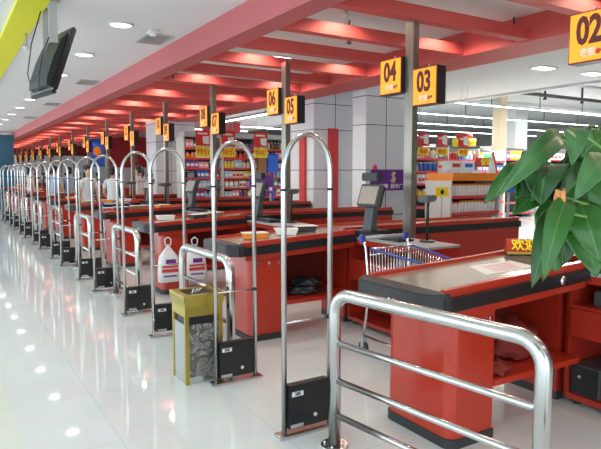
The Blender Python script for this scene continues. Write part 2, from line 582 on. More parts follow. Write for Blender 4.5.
# ------------------------------------------------------------------ columns
def column(x0, x1, y0, y1, zt, seams, label, red_x=None, red_top=2.35, red_side=None):
    t = empty('column', ((x0 + x1) / 2, (y0 + y1) / 2, 0))
    tag(t, label, 'column', 'white panelled columns')
    cx, cy = (x0 + x1) / 2, (y0 + y1) / 2
    MB().box(x0 - cx, x1 - cx, y0 - cy, y1 - cy, 0, zt).build('cladding', 'panel_white', t)
    s = MB()
    for z in (0.75, 1.55, 2.33, 2.82):
        if z < zt:
            s.box(x0 - cx - 0.004, x1 - cx + 0.004, y0 - cy - 0.004, y1 - cy + 0.004, z, z + 0.012)
    for q in seams:
        s.box(q - cx - 0.006, q - cx + 0.006, y0 - cy - 0.004, y0 - cy + 0.01, 0, zt)
    s.build('panel_seam', 'dark_grey', t)
    if red_x:
        MB().box(red_x[0] - cx, red_x[1] - cx, y0 - cy - 0.05, y0 - cy - 0.004, 0, red_top).build('red_panel', 'stripe_red', t)
    if red_side:
        MB().box(x0 - cx - 0.05, x0 - cx - 0.004, red_side[0] - cy, red_side[1] - cy, 0, red_side[2]).build('red_panel', 'stripe_red', t)
    return t


column(6.28, 7.25, 8.0, 8.38, Z1, [6.73], 'thick white panelled column behind the cash desks with purple banner')
column(6.12, 7.6, 9.4, 10.5, Z1, [6.62], 'white panelled column with red upright panels behind sign 05', red_x=(6.44, 6.66), red_top=2.36, red_side=(9.66, 9.86, 2.30))
column(4.98, 6.1, 15.45, 16.3, ZB - 0.005, [5.4], 'pale column with one red panel behind signs 09 and 10', red_x=(5.66, 5.84), red_top=2.3)

# far low walls behind the last lanes
o = tag(MB().box(2.9, 12.0, 38.2, 38.35, 0, 2.5).box(2.9, 12.0, 38.15, 38.4, 2.5, 2.55).build('partition_wall', 'panel_white'), 'pale partition wall behind the farthest checkouts', 'partition')
t = empty('red_header_wall', (6.55, 27, 0))
tag(t, 'red hanging wall with a pale patch beside the blue banner', 'wall panel')
MB().box(0, 3.4, 0, 0.1, 1.75, 3.15).box(0, 0.08, 0, 0.1, 0, 1.75).box(3.32, 3.4, 0, 0.1, 0, 1.75).build('red_face', 'wall_red', t)
MB().box(0.9, 1.3, -0.01, -0.001, 2.0, 2.4).build('pale_patch', 'pink_red', t)
MB().box(0.08, 3.32, 0.03, 0.07, 0, 1.75).build('white_panel', 'panel_white', t)
o = tag(MB().box(1.95, 2.62, 26.6, 27.1, 0, 3.0).box(1.90, 2.66, 26.55, 27.15, 2.95, 3.05).box(1.9, 2.66, 26.55, 27.15, 0, 0.15).build('teal_pillar', 'teal'), 'dark teal pillar at the far left end of the row', 'pillar')
t = empty('hanging_banner', (5.35, 24, 0))
tag(t, 'blue banner with an orange patch hanging behind the far signs', 'banner')
MB().box(-0.28, 0.28, -0.01, 0.01, 1.75, 2.85).build('banner_sheet', 'blue_bright', t)
MB().prism([(-0.14 + 0.0, 2.25), (0.02, 2.15), (0.16, 2.3), (0.12, 2.5), (-0.02, 2.56), (-0.15, 2.42)], -0.016, -0.011).build('orange_patch', 'orange', t)
MB().cyl((-0.3, 0, 2.85), 0.012, 0.6, 'x', 8).build('rod', 'grey_metal', t)
# low red wall sections on the right side of the far lanes
o = tag(MB().box(8.4, 8.55, 17.6, 26.9, 0, Z1 - 0.02).box(8.36, 8.59, 17.6, 26.9, 0, 0.12).build('red_side_wall', 'wall_red'), 'deep red side wall behind the far lanes', 'wall panel')


# ------------------------------------------------------------------ security gates
def make_gate():
    t = empty('security_gate', (0, 0, 0))
    h, w_ = 1.50, 0.155
    pts = [(-w_, 0, 0.02), (-w_, 0, h)]
    for k in range(1, 16):
        a = math.pi * (1 - k / 16)
        pts.append((w_ * math.cos(a), 0, h + 0.215 * math.sin(a)))
    pts += [(w_, 0, h), (w_, 0, 0.02)]
    MB().tube(pts, 0.0155, 12).build('arch_frame', 'steel', t)
    MB().box(-0.138, 0.138, -0.028, 0.028, 0.045, 0.30, 0.004).build('base_box', 'black', t)
    MB().box(-0.20, 0.20, -0.045, 0.045, 0, 0.018, 0.004).build('base_plate', 'steel', t)
    MB().box(-0.12, -0.045, -0.0305, -0.028, 0.235, 0.262).build('logo_plate', 'white_plastic', t)
    text_mesh('SBE', 0.026, 'black', 'logo_lettering', t, face_negy(-0.082, -0.031, 0.249), 0.0006)
    MB().box(-0.128, -0.045, -0.0305, -0.028, 0.052, 0.072).build('info_plate', 'grey_metal', t)
    MB().cyl((0.035, -0.036, 0.105), 0.012, 0.009, 'y', 14).build('key_lock', 'chrome', t)
    MB().tube([(-w_, 0, 0.66), (w_, 0, 0.66)], 0.006, 8).build('crossbar', 'steel', t)
    MB().tube([(-w_, 0, 1.41), (w_, 0, 1.41)], 0.002, 6).build('wire', 'dark_grey', t)
    MB().cyl((-w_, 0, 1.40), 0.018, 0.014).build('ring_clamp', 'black', t)
    MB().cyl((w_, 0, 1.40), 0.018, 0.014).build('ring_clamp', 'black', t)
    MB().cyl((w_, 0, 0.65), 0.018, 0.02).build('ring_clamp', 'black', t)
    return t


g0 = make_gate()
gi = 0
for k in range(9):
    for dy in (2.76, 3.72):
        y = dy + P * k
        if y > 21.5: continue
        g = g0 if gi == 0 else copy_tree(g0)
        g.location = (1.755, y, 0)
        lab = {0: 'tall steel arched security gate with black base box beside the big front railing',
               1: 'steel arched security gate with black base box just right of the gold ash bin'}.get(gi,
               'steel arched security gate with black base box, %s from the camera along the row' % ORD[gi])
        tag(g, lab, 'security gate', 'security gates along the checkouts')
        gi += 1


# ------------------------------------------------------------------ guide railings
def make_railing(L=1.0):
    t = empty('guide_railing', (0, 0, 0))
    H, r, br = 0.855, 0.034, 0.11
    pts = [(0, 0, 0.02), (0, 0, H - br)]
    for k in range(1, 7):
        a = R(90) * k / 6
        pts.append((0, -br + br * math.cos(a), H - br + br * math.sin(a)))
    for k in range(0, 7):
        a = R(90) * (1 - k / 6)
        pts.append((0, -L + br - br * math.cos(a), H - br + br * math.sin(a)))
    pts += [(0, -L, 0.02)]
    MB().tube(pts, r, 18).build('hoop_rail', 'steel', t)
    for z in (0.585, 0.375, 0.18):
        MB().tube([(0, -0.02, z), (0, -L + 0.02, z)], 0.017, 12).build('cross_rail', 'steel', t)
    for y in (0, -L):
        f = MB().cyl((0, y, 0), 0.075, 0.012, seg=24).build('floor_flange', 'steel', t)
        for q in range(4):
            MB().cyl((0.055 * math.cos(q * 1.57 + 0.6), y + 0.055 * math.sin(q * 1.57 + 0.6), 0.012), 0.008, 0.012, seg=8).build('bolt', 'chrome', f)
    return t


r0 = make_railing(1.175)
tag(r0, 'large steel tube guide railing with three thin bars in the right foreground', 'railing', 'steel guide railings')
r0.location = (1.78, 2.52, 0)
r0.rotation_euler = (0, 0, R(8.0))
rp = make_railing(1.0)
for k in range(1, 9):
    r = rp if k == 1 else copy_tree(rp)
    r.location = (1.80, 2.52 + P * k, 0)
    tag(r, ['', 'steel guide railing behind the gold ash bin'][k] if k < 2 else 'steel guide railing between arched gates, %s from the camera' % ORD[k], 'railing', 'steel guide railings')


# ------------------------------------------------------------------ checkout counters
def make_counter():
    t = empty('checkout_counter', (0, 0, 0))
    x1, D, xn, yn = 3.95, 0.63, 1.28, 0.175      # the near side stops at xn where the cashier cabinet joins
    zt = lambda x: 0.895 + 0.045 * min(x, 1.4)

    def strip(xa, xb, ya, yb, d0, d1):     # a bar that follows the slope of the top
        m = MB()
        if xa < 1.4 < xb:
            m.prism([(xa, zt(xa) + d0), (1.4, zt(1.4) + d0), (xb, zt(xb) + d0), (xb, zt(xb) + d1), (1.4, zt(1.4) + d1), (xa, zt(xa) + d1)], ya, yb)
        else:
            m.prism([(xa, zt(xa) + d0), (xb, zt(xb) + d0), (xb, zt(xb) + d1), (xa, zt(xa) + d1)], ya, yb)
        return m
    strip(0.06, xn, 0, 0.035, -0.045, 0.0).build('near_rim', 'red_paint', t)
    strip(xn + 0.001, x1, yn, yn + 0.035, -0.045, 0.0).build('near_rim', 'red_paint', t)
    strip(0.06, x1, D - 0.035, D, -0.055, 0.0).build('far_rim', 'red_paint', t)
    strip(0.06, xn, 0.035, D - 0.035, -0.045, -0.022).build('belt_surface', 'belt_top', t)
    strip(xn + 0.001, x1, yn + 0.035, D - 0.035, -0.045, -0.022).build('desk_surface', 'belt_top', t)
    # dark bumper band down the near side, the front and the far side
    strip(0.02, xn, -0.03, 0.0, -0.115, -0.042).build('side_bumper', 'black', t)
    strip(xn + 0.001, x1, yn - 0.03, yn, -0.115, -0.042).build('side_bumper', 'black', t)
    strip(0.02, x1, D, D + 0.03, -0.115, -0.042).build('side_bumper', 'black', t)
    fb = MB()
    fb.prism([(-0.045, 0.03), (-0.06, 0.07), (-0.06, D - 0.07), (-0.045, D - 0.03), (0.03, D + 0.032), (0.08, D + 0.032), (0.08, -0.032), (0.03, -0.032)], zt(0) - 0.115, zt(0) - 0.012, 'z')
    bmesh.ops.bevel(fb.b, geom=list(fb.b.edges), offset=0.010, segments=2, affect='EDGES')
    fb.build('front_bumper', 'black_rubber', t)
    MB().cyl((-0.064, 0.30, zt(0) - 0.08), 0.008, 0.008, 'x', 8).cyl((-0.064, 0.26, zt(0) - 0.08), 0.008, 0.008, 'x', 8).build('bumper_screw', 'chrome', t)
    strip(0.10, xn, 0.0, D, -0.165, -0.115).build('red_apron', 'red_paint', t)
    strip(xn + 0.001, x1, yn, D, -0.165, -0.115).build('red_apron', 'red_paint', t)
    # front pedestal with rounded front corners
    pd = MB()
    out = []
    rc = 0.06
    xa, xb, ya, yb = 0.155, 0.485, 0.035, D - 0.06
    for k in range(6):
        a = R(180 + 90 * k / 5); out.append((xa + rc + rc * math.cos(a), ya + rc + rc * math.sin(a)))
    out += [(xb, ya), (xb, yb)]
    for k in range(6):
        a = R(90 + 90 * k / 5); out.append((xa + rc + rc * math.cos(a), yb - rc + rc * math.sin(a)))
    pd.prism(out, 0.055, zt(0.155) - 0.165, 'z')
    pd.build('front_pedestal', 'red_paint', t)
    kb = MB()
    kb.prism([(x * 1.0 + (-0.008 if x < 0.3 else 0.006), y + (-0.008 if y < 0.3 else 0.008)) for x, y in out], 0, 0.055, 'z')
    kb.build('kickboard', 'black_rubber', t)
    # open shelf box between pedestals
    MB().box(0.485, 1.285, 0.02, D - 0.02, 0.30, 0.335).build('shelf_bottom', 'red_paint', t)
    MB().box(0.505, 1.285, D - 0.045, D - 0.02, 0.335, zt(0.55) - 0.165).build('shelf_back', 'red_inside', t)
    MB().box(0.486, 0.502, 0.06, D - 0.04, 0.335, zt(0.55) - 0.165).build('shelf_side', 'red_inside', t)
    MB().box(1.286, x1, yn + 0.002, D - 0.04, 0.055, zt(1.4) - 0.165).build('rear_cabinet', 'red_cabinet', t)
    MB().box(1.286, x1, yn + 0.001, D - 0.035, 0, 0.055).build('kickboard', 'black_rubber', t)
    for x in (0.40, 0.52, 0.62):
        MB().cyl((x - 0.18, 0.017, 0.70), 0.012, 0.018, 'y', 10).build('bag_hook', 'chrome', t)
    # control panel near the desk and its key lock
    return t


c0 = make_counter()
NL = 15
counters = []
for k in range(NL):
    c = c0 if k == 0 else copy_tree(c0)
    c.location = (2.12, 2.105 + P * k, 0)
    counters.append(c)
    lab = ['red checkout counter with steel belt surface, papers and welcome sign on top',
           'red checkout counter with black bumper straight behind the nearest shopping cart'][k] if k < 2 else \
          'red checkout counter, %s in the row from the camera' % ORD[k]
    tag(c, lab, 'checkout counter', 'red checkout counters')
MB().lathe([(0.026, -0.0), (0.03, 0.008), (0.012, 0.014)], seg=14).build('emergency_knob', 'chrome', c0).matrix_local = Matrix.Translation((1.0, -0.03, 0.862)) @ Matrix.Rotation(R(90), 4, 'X')


# things under and on the nearest counters
def crumple(name, cx, cy, z0, sx, sy, sz, m, seed):
    rd = random.Random(seed)
    b = bmesh.new()
    bmesh.ops.create_icosphere(b, subdivisions=4, radius=1)
    from mathutils import noise
    for v in b.verts:
        p = v.co.normalized()
        d = 1 + 0.35 * noise.noise(p * 2.2 + Vector((seed, 0, 0))) + 0.16 * noise.noise(p * 6 + Vector((0, seed, 0))) + 0.12 * abs(noise.noise(p * 11 + Vector((seed, seed, 0))))
        v.co = Vector((p.x * sx * d, p.y * sy * d, max(-0.35, p.z) * sz * d))
    zm = min(v.co.z for v in b.verts)
    for v in b.verts:
        v.co.z -= zm
    for f in b.faces: f.smooth = True
    me = bpy.data.meshes.new(name)
    b.to_mesh(me)
    b.free()
    me.materials.append(M[m])
    o = bpy.data.objects.new(name, me)
    o.location = (cx, cy, z0)
    col.objects.link(o)
    return o


tag(crumple('folded_cloth', 3.04, 2.42, 0.337, 0.23, 0.16, 0.16, 'scrap_red', 3), 'crumpled dark red cloth bundle on the shelf under the nearest counter', 'cloth')
tag(crumple('red_bag', 2.72, 2.22, 0.335, 0.09, 0.07, 0.05, 'scrap_red', 8), 'small red crumpled bag beside the dark red cloth bundle', 'bag')
for k, (x, y, z, l) in enumerate(((2.98, 4.75, 0.337, 0.17), (3.02, 4.77, 0.41, 0.14))):
    tag(crumple('rubber_bag', x, y, z, l, 0.13, 0.055, 'black_rubber', 20 + k), ['black folded bag lying on the shelf under the second counter', 'black folded bag lying on top of the other black bag'][k], 'bag')

# papers, mat, welcome sign on the nearest counter (top surface at z about 0.92)
ZT = 0.895 + 0.063 - 0.022


def slope_z(x):
    return 0.895 + 0.045 * min(x - 2.12, 1.4) - 0.022


def sheet(name, corners, m, th=0.003, lift=0.0, parent=None):
    mb = MB()
    lo = [(x, y, slope_z(x) + lift) for x, y in corners]
    hi = [(x, y, slope_z(x) + lift + th) for x, y in corners]
    mb.hexa(lo + hi)
    return mb.build(name, m, parent)


o = tag(sheet('white_notice', [(2.72, 2.30), (3.12, 2.27), (3.18, 2.50), (2.84, 2.54)], 'paper'), 'white printed notice lying on the nearest counter', 'paper')
for j in range(5):
    sheet('red_lines', [(2.82 + 0.016 * j, 2.325 + 0.036 * j), (3.04 + 0.016 * j, 2.31 + 0.036 * j), (3.042 + 0.016 * j, 2.318 + 0.036 * j), (2.822 + 0.016 * j, 2.333 + 0.036 * j)], 'stripe_red', 0.0006, 0.003, o)
o = tag(sheet('dark_mat', [(3.15, 2.25), (3.39, 2.25), (3.39, 2.60), (3.24, 2.60)], 'dark_grey', 0.004, 0.0), 'dark grey mat on the nearest counter in front of the welcome sign', 'mat')
t = empty('welcome_sign', (3.44, 2.60, ZT + 0.005), R(-38))
tag(t, 'small red tent sign with yellow Chinese welcome characters on the nearest counter', 'sign')
MB().prism([(-0.05, 0), (0.05, 0), (0.006, 0.10), (-0.006, 0.10)], -0.115, 0.115, 'x').build('sign_board', 'red_paint', t)
MB().prism([(-0.058, 0), (0.058, 0), (0.052, 0.016), (-0.052, 0.016)], -0.12, 0.12, 'x').build('gold_foot', 'gold', t)
text_mesh('欢迎', 0.088, 'yellow_text', 'welcome_lettering', t, Matrix.Translation((0.0, -0.0315, 0.058)) @ Matrix.Rotation(R(66), 4, 'X'), 0.002)


# ------------------------------------------------------------------ cashier cabinets
def make_cabinet():
    t = empty('cashier_cabinet', (0, 0, 0))    # local origin: corner next to the counter, front face x=0 looks along -X
    L, W, H = 1.1, 0.38, 0.86                  # runs from y=0 to y=-L
    MB().box(0, 0.02, -0.025, 0, 0.04, H).box(0, 0.02, -L, -L + 0.025, 0.04, H).box(0, W, -L + 0.001, -L + 0.02, 0.04, H).box(0.0, W, -0.02, -0.001, 0.04, H) \
        .box(W - 0.02, W, -L + 0.02, -0.02, 0.04, H).build('carcass', 'red_cabinet', t)
    MB().box(0.0, W - 0.02, -L + 0.02, -0.02, 0.04, 0.075).build('bottom_panel', 'red_cabinet', t)
    MB().box(0.0, W - 0.02, -L + 0.02, -0.02, 0.64, 0.66).build('middle_shelf', 'red_cabinet', t)
    MB().box(0.0, 0.03, -L + 0.02, -0.02, 0.81, H).build('top_rail', 'red_cabinet', t)
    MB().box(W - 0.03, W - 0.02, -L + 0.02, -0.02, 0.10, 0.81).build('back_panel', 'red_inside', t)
    d = MB().box(-0.004, 0.016, -L + 0.03, -0.03, 0.455, 0.637, 0.004).build('drawer', 'red_cabinet', t)
    MB().cyl((-0.016, -0.48, 0.60), 0.01, 0.012, 'x', 10).build('drawer_lock', 'chrome', d)
    MB().box(-0.012, W + 0.01, -L - 0.01, 0.01, H, H + 0.022, 0.004).build('desk_top', 'grey_metal', t)
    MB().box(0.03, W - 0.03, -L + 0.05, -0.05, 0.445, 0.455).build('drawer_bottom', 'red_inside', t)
    f = MB()
    for y in (-0.06, -L + 0.06):
        for x in (0.06, W - 0.06):
            f.cyl((x, y, 0), 0.022, 0.04, seg=10)
    f.build('foot', 'black_rubber', t)
    return t


cb0 = make_cabinet()
for k in range(NL):
    c = cb0 if k == 0 else copy_tree(cb0)
    c.location = (3.412, 2.235 + P * k, 0)
    tag(c, 'red cashier cabinet at the right edge with a black power unit inside' if k == 0 else
        'red cashier cabinet joined to the %s counter from the camera' % ORD[k], 'cabinet', 'red cashier cabinets')
t = empty('power_unit', (3.44, 2.11, 0.076))
tag(t, 'black battery power box standing in the bottom of the nearest cabinet', 'power supply')
MB().box(0, 0.30, -0.10, 0.10, 0.0, 0.19, 0.008).build('case', 'dark_grey', t)
MB().box(-0.006, 0.0, -0.09, 0.09, 0.01, 0.18, 0.003).build('front_panel', 'black', t)
MB().cyl((-0.012, 0.03, 0.12), 0.01, 0.008, 'x', 10).build('power_button', 'grey_metal', t)
t = empty('cash_printer', (3.46, 1.98, 0.66))
tag(t, 'grey device in the open slot under the nearest cabinet top', 'printer')
MB().box(0.02, 0.3, -0.14, 0.12, 0, 0.10, 0.01).build('case', 'dark_grey', t)
MB().box(0.012, 0.02, -0.10, 0.06, 0.03, 0.06).build('front_slot', 'grey_metal', t)


# ------------------------------------------------------------------ cashier stations: post, two number signs, screen, keyboard
def make_sign():
    t = empty('lane_number_sign', (0, 0, 0))
    MB().box(0.0, 0.11, -0.155, 0.155, 0, 0.34, 0.005).build('housing', 'black', t)
    MB().box(-0.006, 0.0, -0.155, 0.155, 0, 0.34).build('edge_frame', 'sign_edge', t)
    MB().box(-0.010, -0.006, -0.145, 0.145, 0.010, 0.330).build('lit_panel', 'sign_yellow', t)
    MB().cyl((0.05, 0.0, 0.34), 0.008, 0.03, seg=8).build('fixing_screw', 'grey_metal', t)
    MB().ball((-0.012, -0.065, 0.062), 0.018, 0.2, 1, 1, 10).build('red_logo', 'red_text', t)
    MB().ball((-0.012, -0.095, 0.068), 0.016, 0.2, 1, 1, 10).build('green_logo', 'green_logo', t)
    return t


def finish_sign(t, num):
    text_mesh('%02d' % num, 0.255, 'maroon', 'numerals', t, face_negx(-0.0115, 0.005, 0.205), 0.009, 0.72)
    text_mesh('收银', 0.06, 'white_plastic', 'caption', t, face_negx(-0.0115, 0.01, 0.062), 0.001, 0.9)


s0 = make_sign()
num_signs = []
PX = 3.875
for k in range(-1, NL):
    yb = 4.24 + P * k
    # post
    if k == -1:
        yb = 1.90
    t = empty('sign_post', (PX, yb, 0))
    tag(t, ('square steel post holding sign 02 at the right edge' if k < 0 else 'square steel sign post beside the %s cabinet from the camera' % ORD[k]), 'post', 'steel sign posts')
    MB().box(-0.035, 0.035, -0.055, 0.055, 0.02, ZB + 0.016).build('post', 'post_steel', t)
    MB().box(-0.06, 0.06, -0.08, 0.08, 0, 0.02).build('base_plate', 'steel', t)
    MB().box(-0.034, 0.034, -0.08, 0.08, 2.38, 2.42).build('sign_bracket', 'grey_metal', t)
    for q in (0, 1):
        nmb = 2 * k + 3 + q
        if nmb < 2: continue
        s = copy_tree(s0)
        finish_sign(s, nmb)
        s.location = (PX - 0.075, yb + (-0.26 if q == 0 else 0.213), 2.12 if q == 0 else 2.27)
        if k == -1:
            s.location = (PX - 0.1, 2.38, 2.25)
        tag(s, 'lit orange lane sign reading %02d, %s' % (nmb, 'hanging at the top right corner' if nmb == 2 else '%s of the pair on the %s post' % (['lower right', 'upper left'][q], ORD[k])), 'sign', 'lit lane number signs')
for ch in KIDS[s0.name]:
    bpy.data.objects.remove(ch)
bpy.data.objects.remove(s0)


def make_pos():
    t = empty('cash_register', (0, 0, 0))
    MB().box(0.0, 0.32, -0.14, 0.14, 0, 0.06, 0.01).build('base', 'black', t)
    MB().prism([(0.10, 0.06), (0.20, 0.06), (0.22, 0.36), (0.16, 0.36)], -0.05, 0.05).build('stand', 'dark_grey', t)
    m = Matrix.Translation((0.16, 0, 0.40)) @ Matrix.Rotation(R(22), 4, 'Y')
    xf(MB().box(-0.03, 0.03, -0.125, 0.125, -0.12, 0.11, 0.01), m).build('monitor', 'dark_grey', t)
    xf(MB().box(0.031, 0.034, -0.13, 0.13, -0.11, 0.10), m).build('screen', 'black', t)
    xf(MB().box(-0.036, -0.031, -0.10, 0.10, -0.10, 0.08), m).build('back_cover', 'belt_dust', t)
    MB().box(0.14, 0.22, -0.10, 0.10, 0.54, 0.62, 0.01).build('customer_display', 'black', t)
    MB().tube([(0.18, 0, 0.46), (0.18, 0, 0.55)], 0.014, 8).build('display_neck', 'black', t)
    return t


def make_scanner():
    t = empty('scanner_arm', (0, 0, 0))
    MB().cyl((0, 0, 0), 0.07, 0.015).build('base', 'black', t)
    MB().tube([(0, 0, 0.015), (0.0, 0.0, 0.33), (0.02, 0.0, 0.37)], 0.014, 8).build('arm', 'black', t)
    MB().box(-0.16, 0.12, -0.05, 0.05, 0.36, 0.42, 0.012).build('display_head', 'dark_grey', t)
    return t


def make_keyboard():
    t = empty('keyboard', (0, 0, 0))
    MB().prism([(-0.09, 0), (0.09, 0), (0.09, 0.035), (-0.09, 0.018)], -0.2, 0.2).build('case', 'black_rubber', t)
    kk = MB()
    for i in range(5):
        for j in range(13):
            x = -0.07 + i * 0.032
            kk.box(x, x + 0.024, -0.18 + j * 0.028, -0.158 + j * 0.028, 0.02 + (x + 0.09) * 0.094, 0.032 + (x + 0.09) * 0.094)
    kk.build('keys', 'dark_grey', t)
    return t


pos0, sc0, kb0 = make_pos(), make_scanner(), make_keyboard()
first = True
for k in range(0, NL):
    yb = 2.05 + P * k
    p = pos0 if first else copy_tree(pos0)
    p.location = (3.42, yb + 0.0, 0.882)
    p.rotation_euler = (0, 0, R(15))
    tag(p, 'black cash register screen and display on the %s cabinet from the camera' % ORD[k], 'cash register', 'cash registers on the cabinets')
    s = sc0 if first else copy_tree(sc0)
    s.location = (3.70, yb - 0.62, 0.882)
    s.rotation_euler = (0, 0, R(30))
    tag(s, 'black price display on a thin arm, on the %s cabinet from the camera' % ORD[k], 'display', 'display arms on the cabinets')
    q = kb0 if first else copy_tree(kb0)
    q.location = (3.54, yb - 0.32, 0.882)
    q.rotation_euler = (0, 0, R(180))
    tag(q, 'black cashier keyboard on the %s cabinet from the camera' % ORD[k], 'keyboard', 'keyboards on the cabinets')
    first = False
# clutter on the counters of the farther lanes
rd = random.Random(3)
for k in range(1, NL):
    y0 = 2.09 + P * k
    for j in range(3):
        x = 2.5 + 0.32 * j + rd.uniform(-0.05, 0.05)
        y = y0 + rd.uniform(0.15, 0.5)
        c = [('brown', 'brown'), ('orange', 'orange'), ('white_plastic', 'white'), ('black_rubber', 'black')][(k + j) % 4]
        z = slope_z(x) if x < 3.5 else slope_z(3.5)
        tt = empty('counter_basket', (x, y, z + 0.004), rd.uniform(-0.5, 0.5))
        tag(tt, '%s tray lying on the %s counter from the camera, %s along it' % (c[1], ORD[k], ['nearest the gates', 'midway', 'nearest the cabinet'][j]), 'tray', 'small trays on the far counters')
        MB().prism([(-0.09, 0), (0.09, 0), (0.11, 0.05), (-0.11, 0.05)], -0.07, 0.07).build('tray_body', c[0], tt)
        MB().box(-0.115, 0.115, -0.075, 0.075, 0.05, 0.056).build('tray_rim', 'paper', tt)


# ------------------------------------------------------------------ gold ash bin
t = empty('ash_bin', (1.41, 3.81, 0))
tag(t, 'gold framed litter bin with dark marble panels and an ash tray top', 'bin')
W_, D_, Hh = 0.285, 0.27, 0.64
for (x, y) in ((0, 0), (W_ - 0.03, 0), (0, D_ - 0.03), (W_ - 0.03, D_ - 0.03)):
    MB().box(x, x + 0.03, y, y + 0.03, 0, 0.49, 0.003).build('corner_post', 'gold', t)
MB().box(0.03, W_ - 0.03, 0.006, D_ - 0.006, 0.05, 0.43).build('front_marble', M['dark_marble'], t)
MB().box(0.006, W_ - 0.006, 0.03, D_ - 0.03, 0.05, 0.43).build('side_marble', 'grey_metal', t)
MB().box(0.03, W_ - 0.03, 0.004, D_ - 0.004, 0.0, 0.05).box(0.004, W_ - 0.004, 0.03, D_ - 0.03, 0, 0.05).build('bottom_band', 'steel', t)
b = MB().box(0.02, W_ - 0.02, 0.02, D_ - 0.02, 0.43, 0.49)
b.build('slot_recess', 'black', t)
MB().prism([(-0.0, 0.0), (W_, 0.0), (W_, D_), (0, D_)], 0.49, 0.56, 'z').build('neck', 'gold', t)
tp = MB()
c_ = 0.014
lo = [(-0.0, -0.0), (W_, 0), (W_, D_), (0, D_)]
hi = [(-c_, -c_), (W_ + c_, -c_), (W_ + c_, D_ + c_), (-c_, D_ + c_)]
tp.hexa([(x, y, 0.56) for x, y in lo] + [(x, y, 0.625) for x, y in hi])
tp.build('flared_top', 'gold', t)
rim = MB()
x0, x1, y0, y1 = -c_, W_ + c_, -c_, D_ + c_
e = 0.045
rim.box(x0, x1, y0, y0 + e, 0.625, 0.645).box(x0, x1, y1 - e, y1, 0.625, 0.645).box(x0, x0 + e, y0 + e, y1 - e, 0.625, 0.645).box(x1 - e, x1, y0 + e, y1 - e, 0.625, 0.645)
rim.build('tray_rim', 'gold', t)
MB().box(x0 + e, x1 - e, y0 + e, y1 - e, 0.626, 0.632).build('ash_sand', 'soil', t)
for k in range(3):
    MB().tube([(0.10 + 0.03 * k, 0.12 + 0.02 * k, 0.634), (0.12 + 0.03 * k, 0.14, 0.66)], 0.005, 6).build('cigarette_end', 'paper', t)


# ------------------------------------------------------------------ shopping bags
def make_bag(w_, d, h):
    t = empty('shopping_bag', (0, 0, 0))
    mb = MB()
    prof = [(0.0, 1.0, 1.0), (0.25, 1.04, 1.1), (0.5, 1.0, 1.0), (0.68, 0.9, 0.75), (0.82, 0.5, 0.4), (0.92, 0.22, 0.25), (1.0, 0.10, 0.12)]
    rings = []
    for (z, sx, sy) in prof:
        ring = []
        for q in range(16):
            a = 2 * math.pi * q / 16
            cx = math.copysign(abs(math.cos(a)) ** 0.6, math.cos(a))
            sy_ = math.copysign(abs(math.sin(a)) ** 0.6, math.sin(a))
            ring.append(mb.b.verts.new((cx * w_ / 2 * sx, sy_ * d / 2 * sy + 0.01 * math.sin(3 * a + z * 6), z * h)))
        rings.append(ring)
    for i in range(len(rings) - 1):
        for q in range(16):
            f = mb.b.faces.new((rings[i][q], rings[i][(q + 1) % 16], rings[i + 1][(q + 1) % 16], rings[i + 1][q]))
            f.smooth = True
    mb.b.faces.new(rings[0][::-1]); mb.b.faces.new(rings[-1])
    mb.build('bag_body', 'white_plastic', t)
    MB().tube([(-0.03, 0, h * 0.98), (-0.04, 0, h + 0.06), (0, 0, h + 0.09), (0.04, 0, h + 0.06), (0.03, 0, h * 0.98)], 0.008, 6).build('handle', 'white_plastic', t)
    yy = -d / 2 * 1.12 - 0.003
    MB().box(-0.05, 0.07, yy - 0.004, yy, h * 0.50, h * 0.62).build('purple_print', 'purple', t)
    MB().box(-0.10, 0.10, yy - 0.004, yy, h * 0.40, h * 0.45).box(-0.10, 0.10, yy - 0.004, yy, h * 0.27, h * 0.36).build('red_print', 'stripe_red', t)
    MB().box(-0.08, 0.08, yy - 0.004, yy, h * 0.15, h * 0.19).build('grey_print', 'purple', t)
    return t


for k, (x, y, z, w_, h, rz) in enumerate(((2.30, 6.755, 0.19, 0.25, 0.45, -4), (2.64, 6.755, 0.19, 0.28, 0.43, -3))):
    t = make_bag(w_, 0.14, h)
    t.location = (x, y, z)
    t.rotation_euler = (0, 0, R(rz))
    tag(t, ['white plastic shopping bag with red print, left of two hanging behind the bin', 'white plastic shopping bag with red print, right of two hanging behind the bin'][k], 'shopping bag')


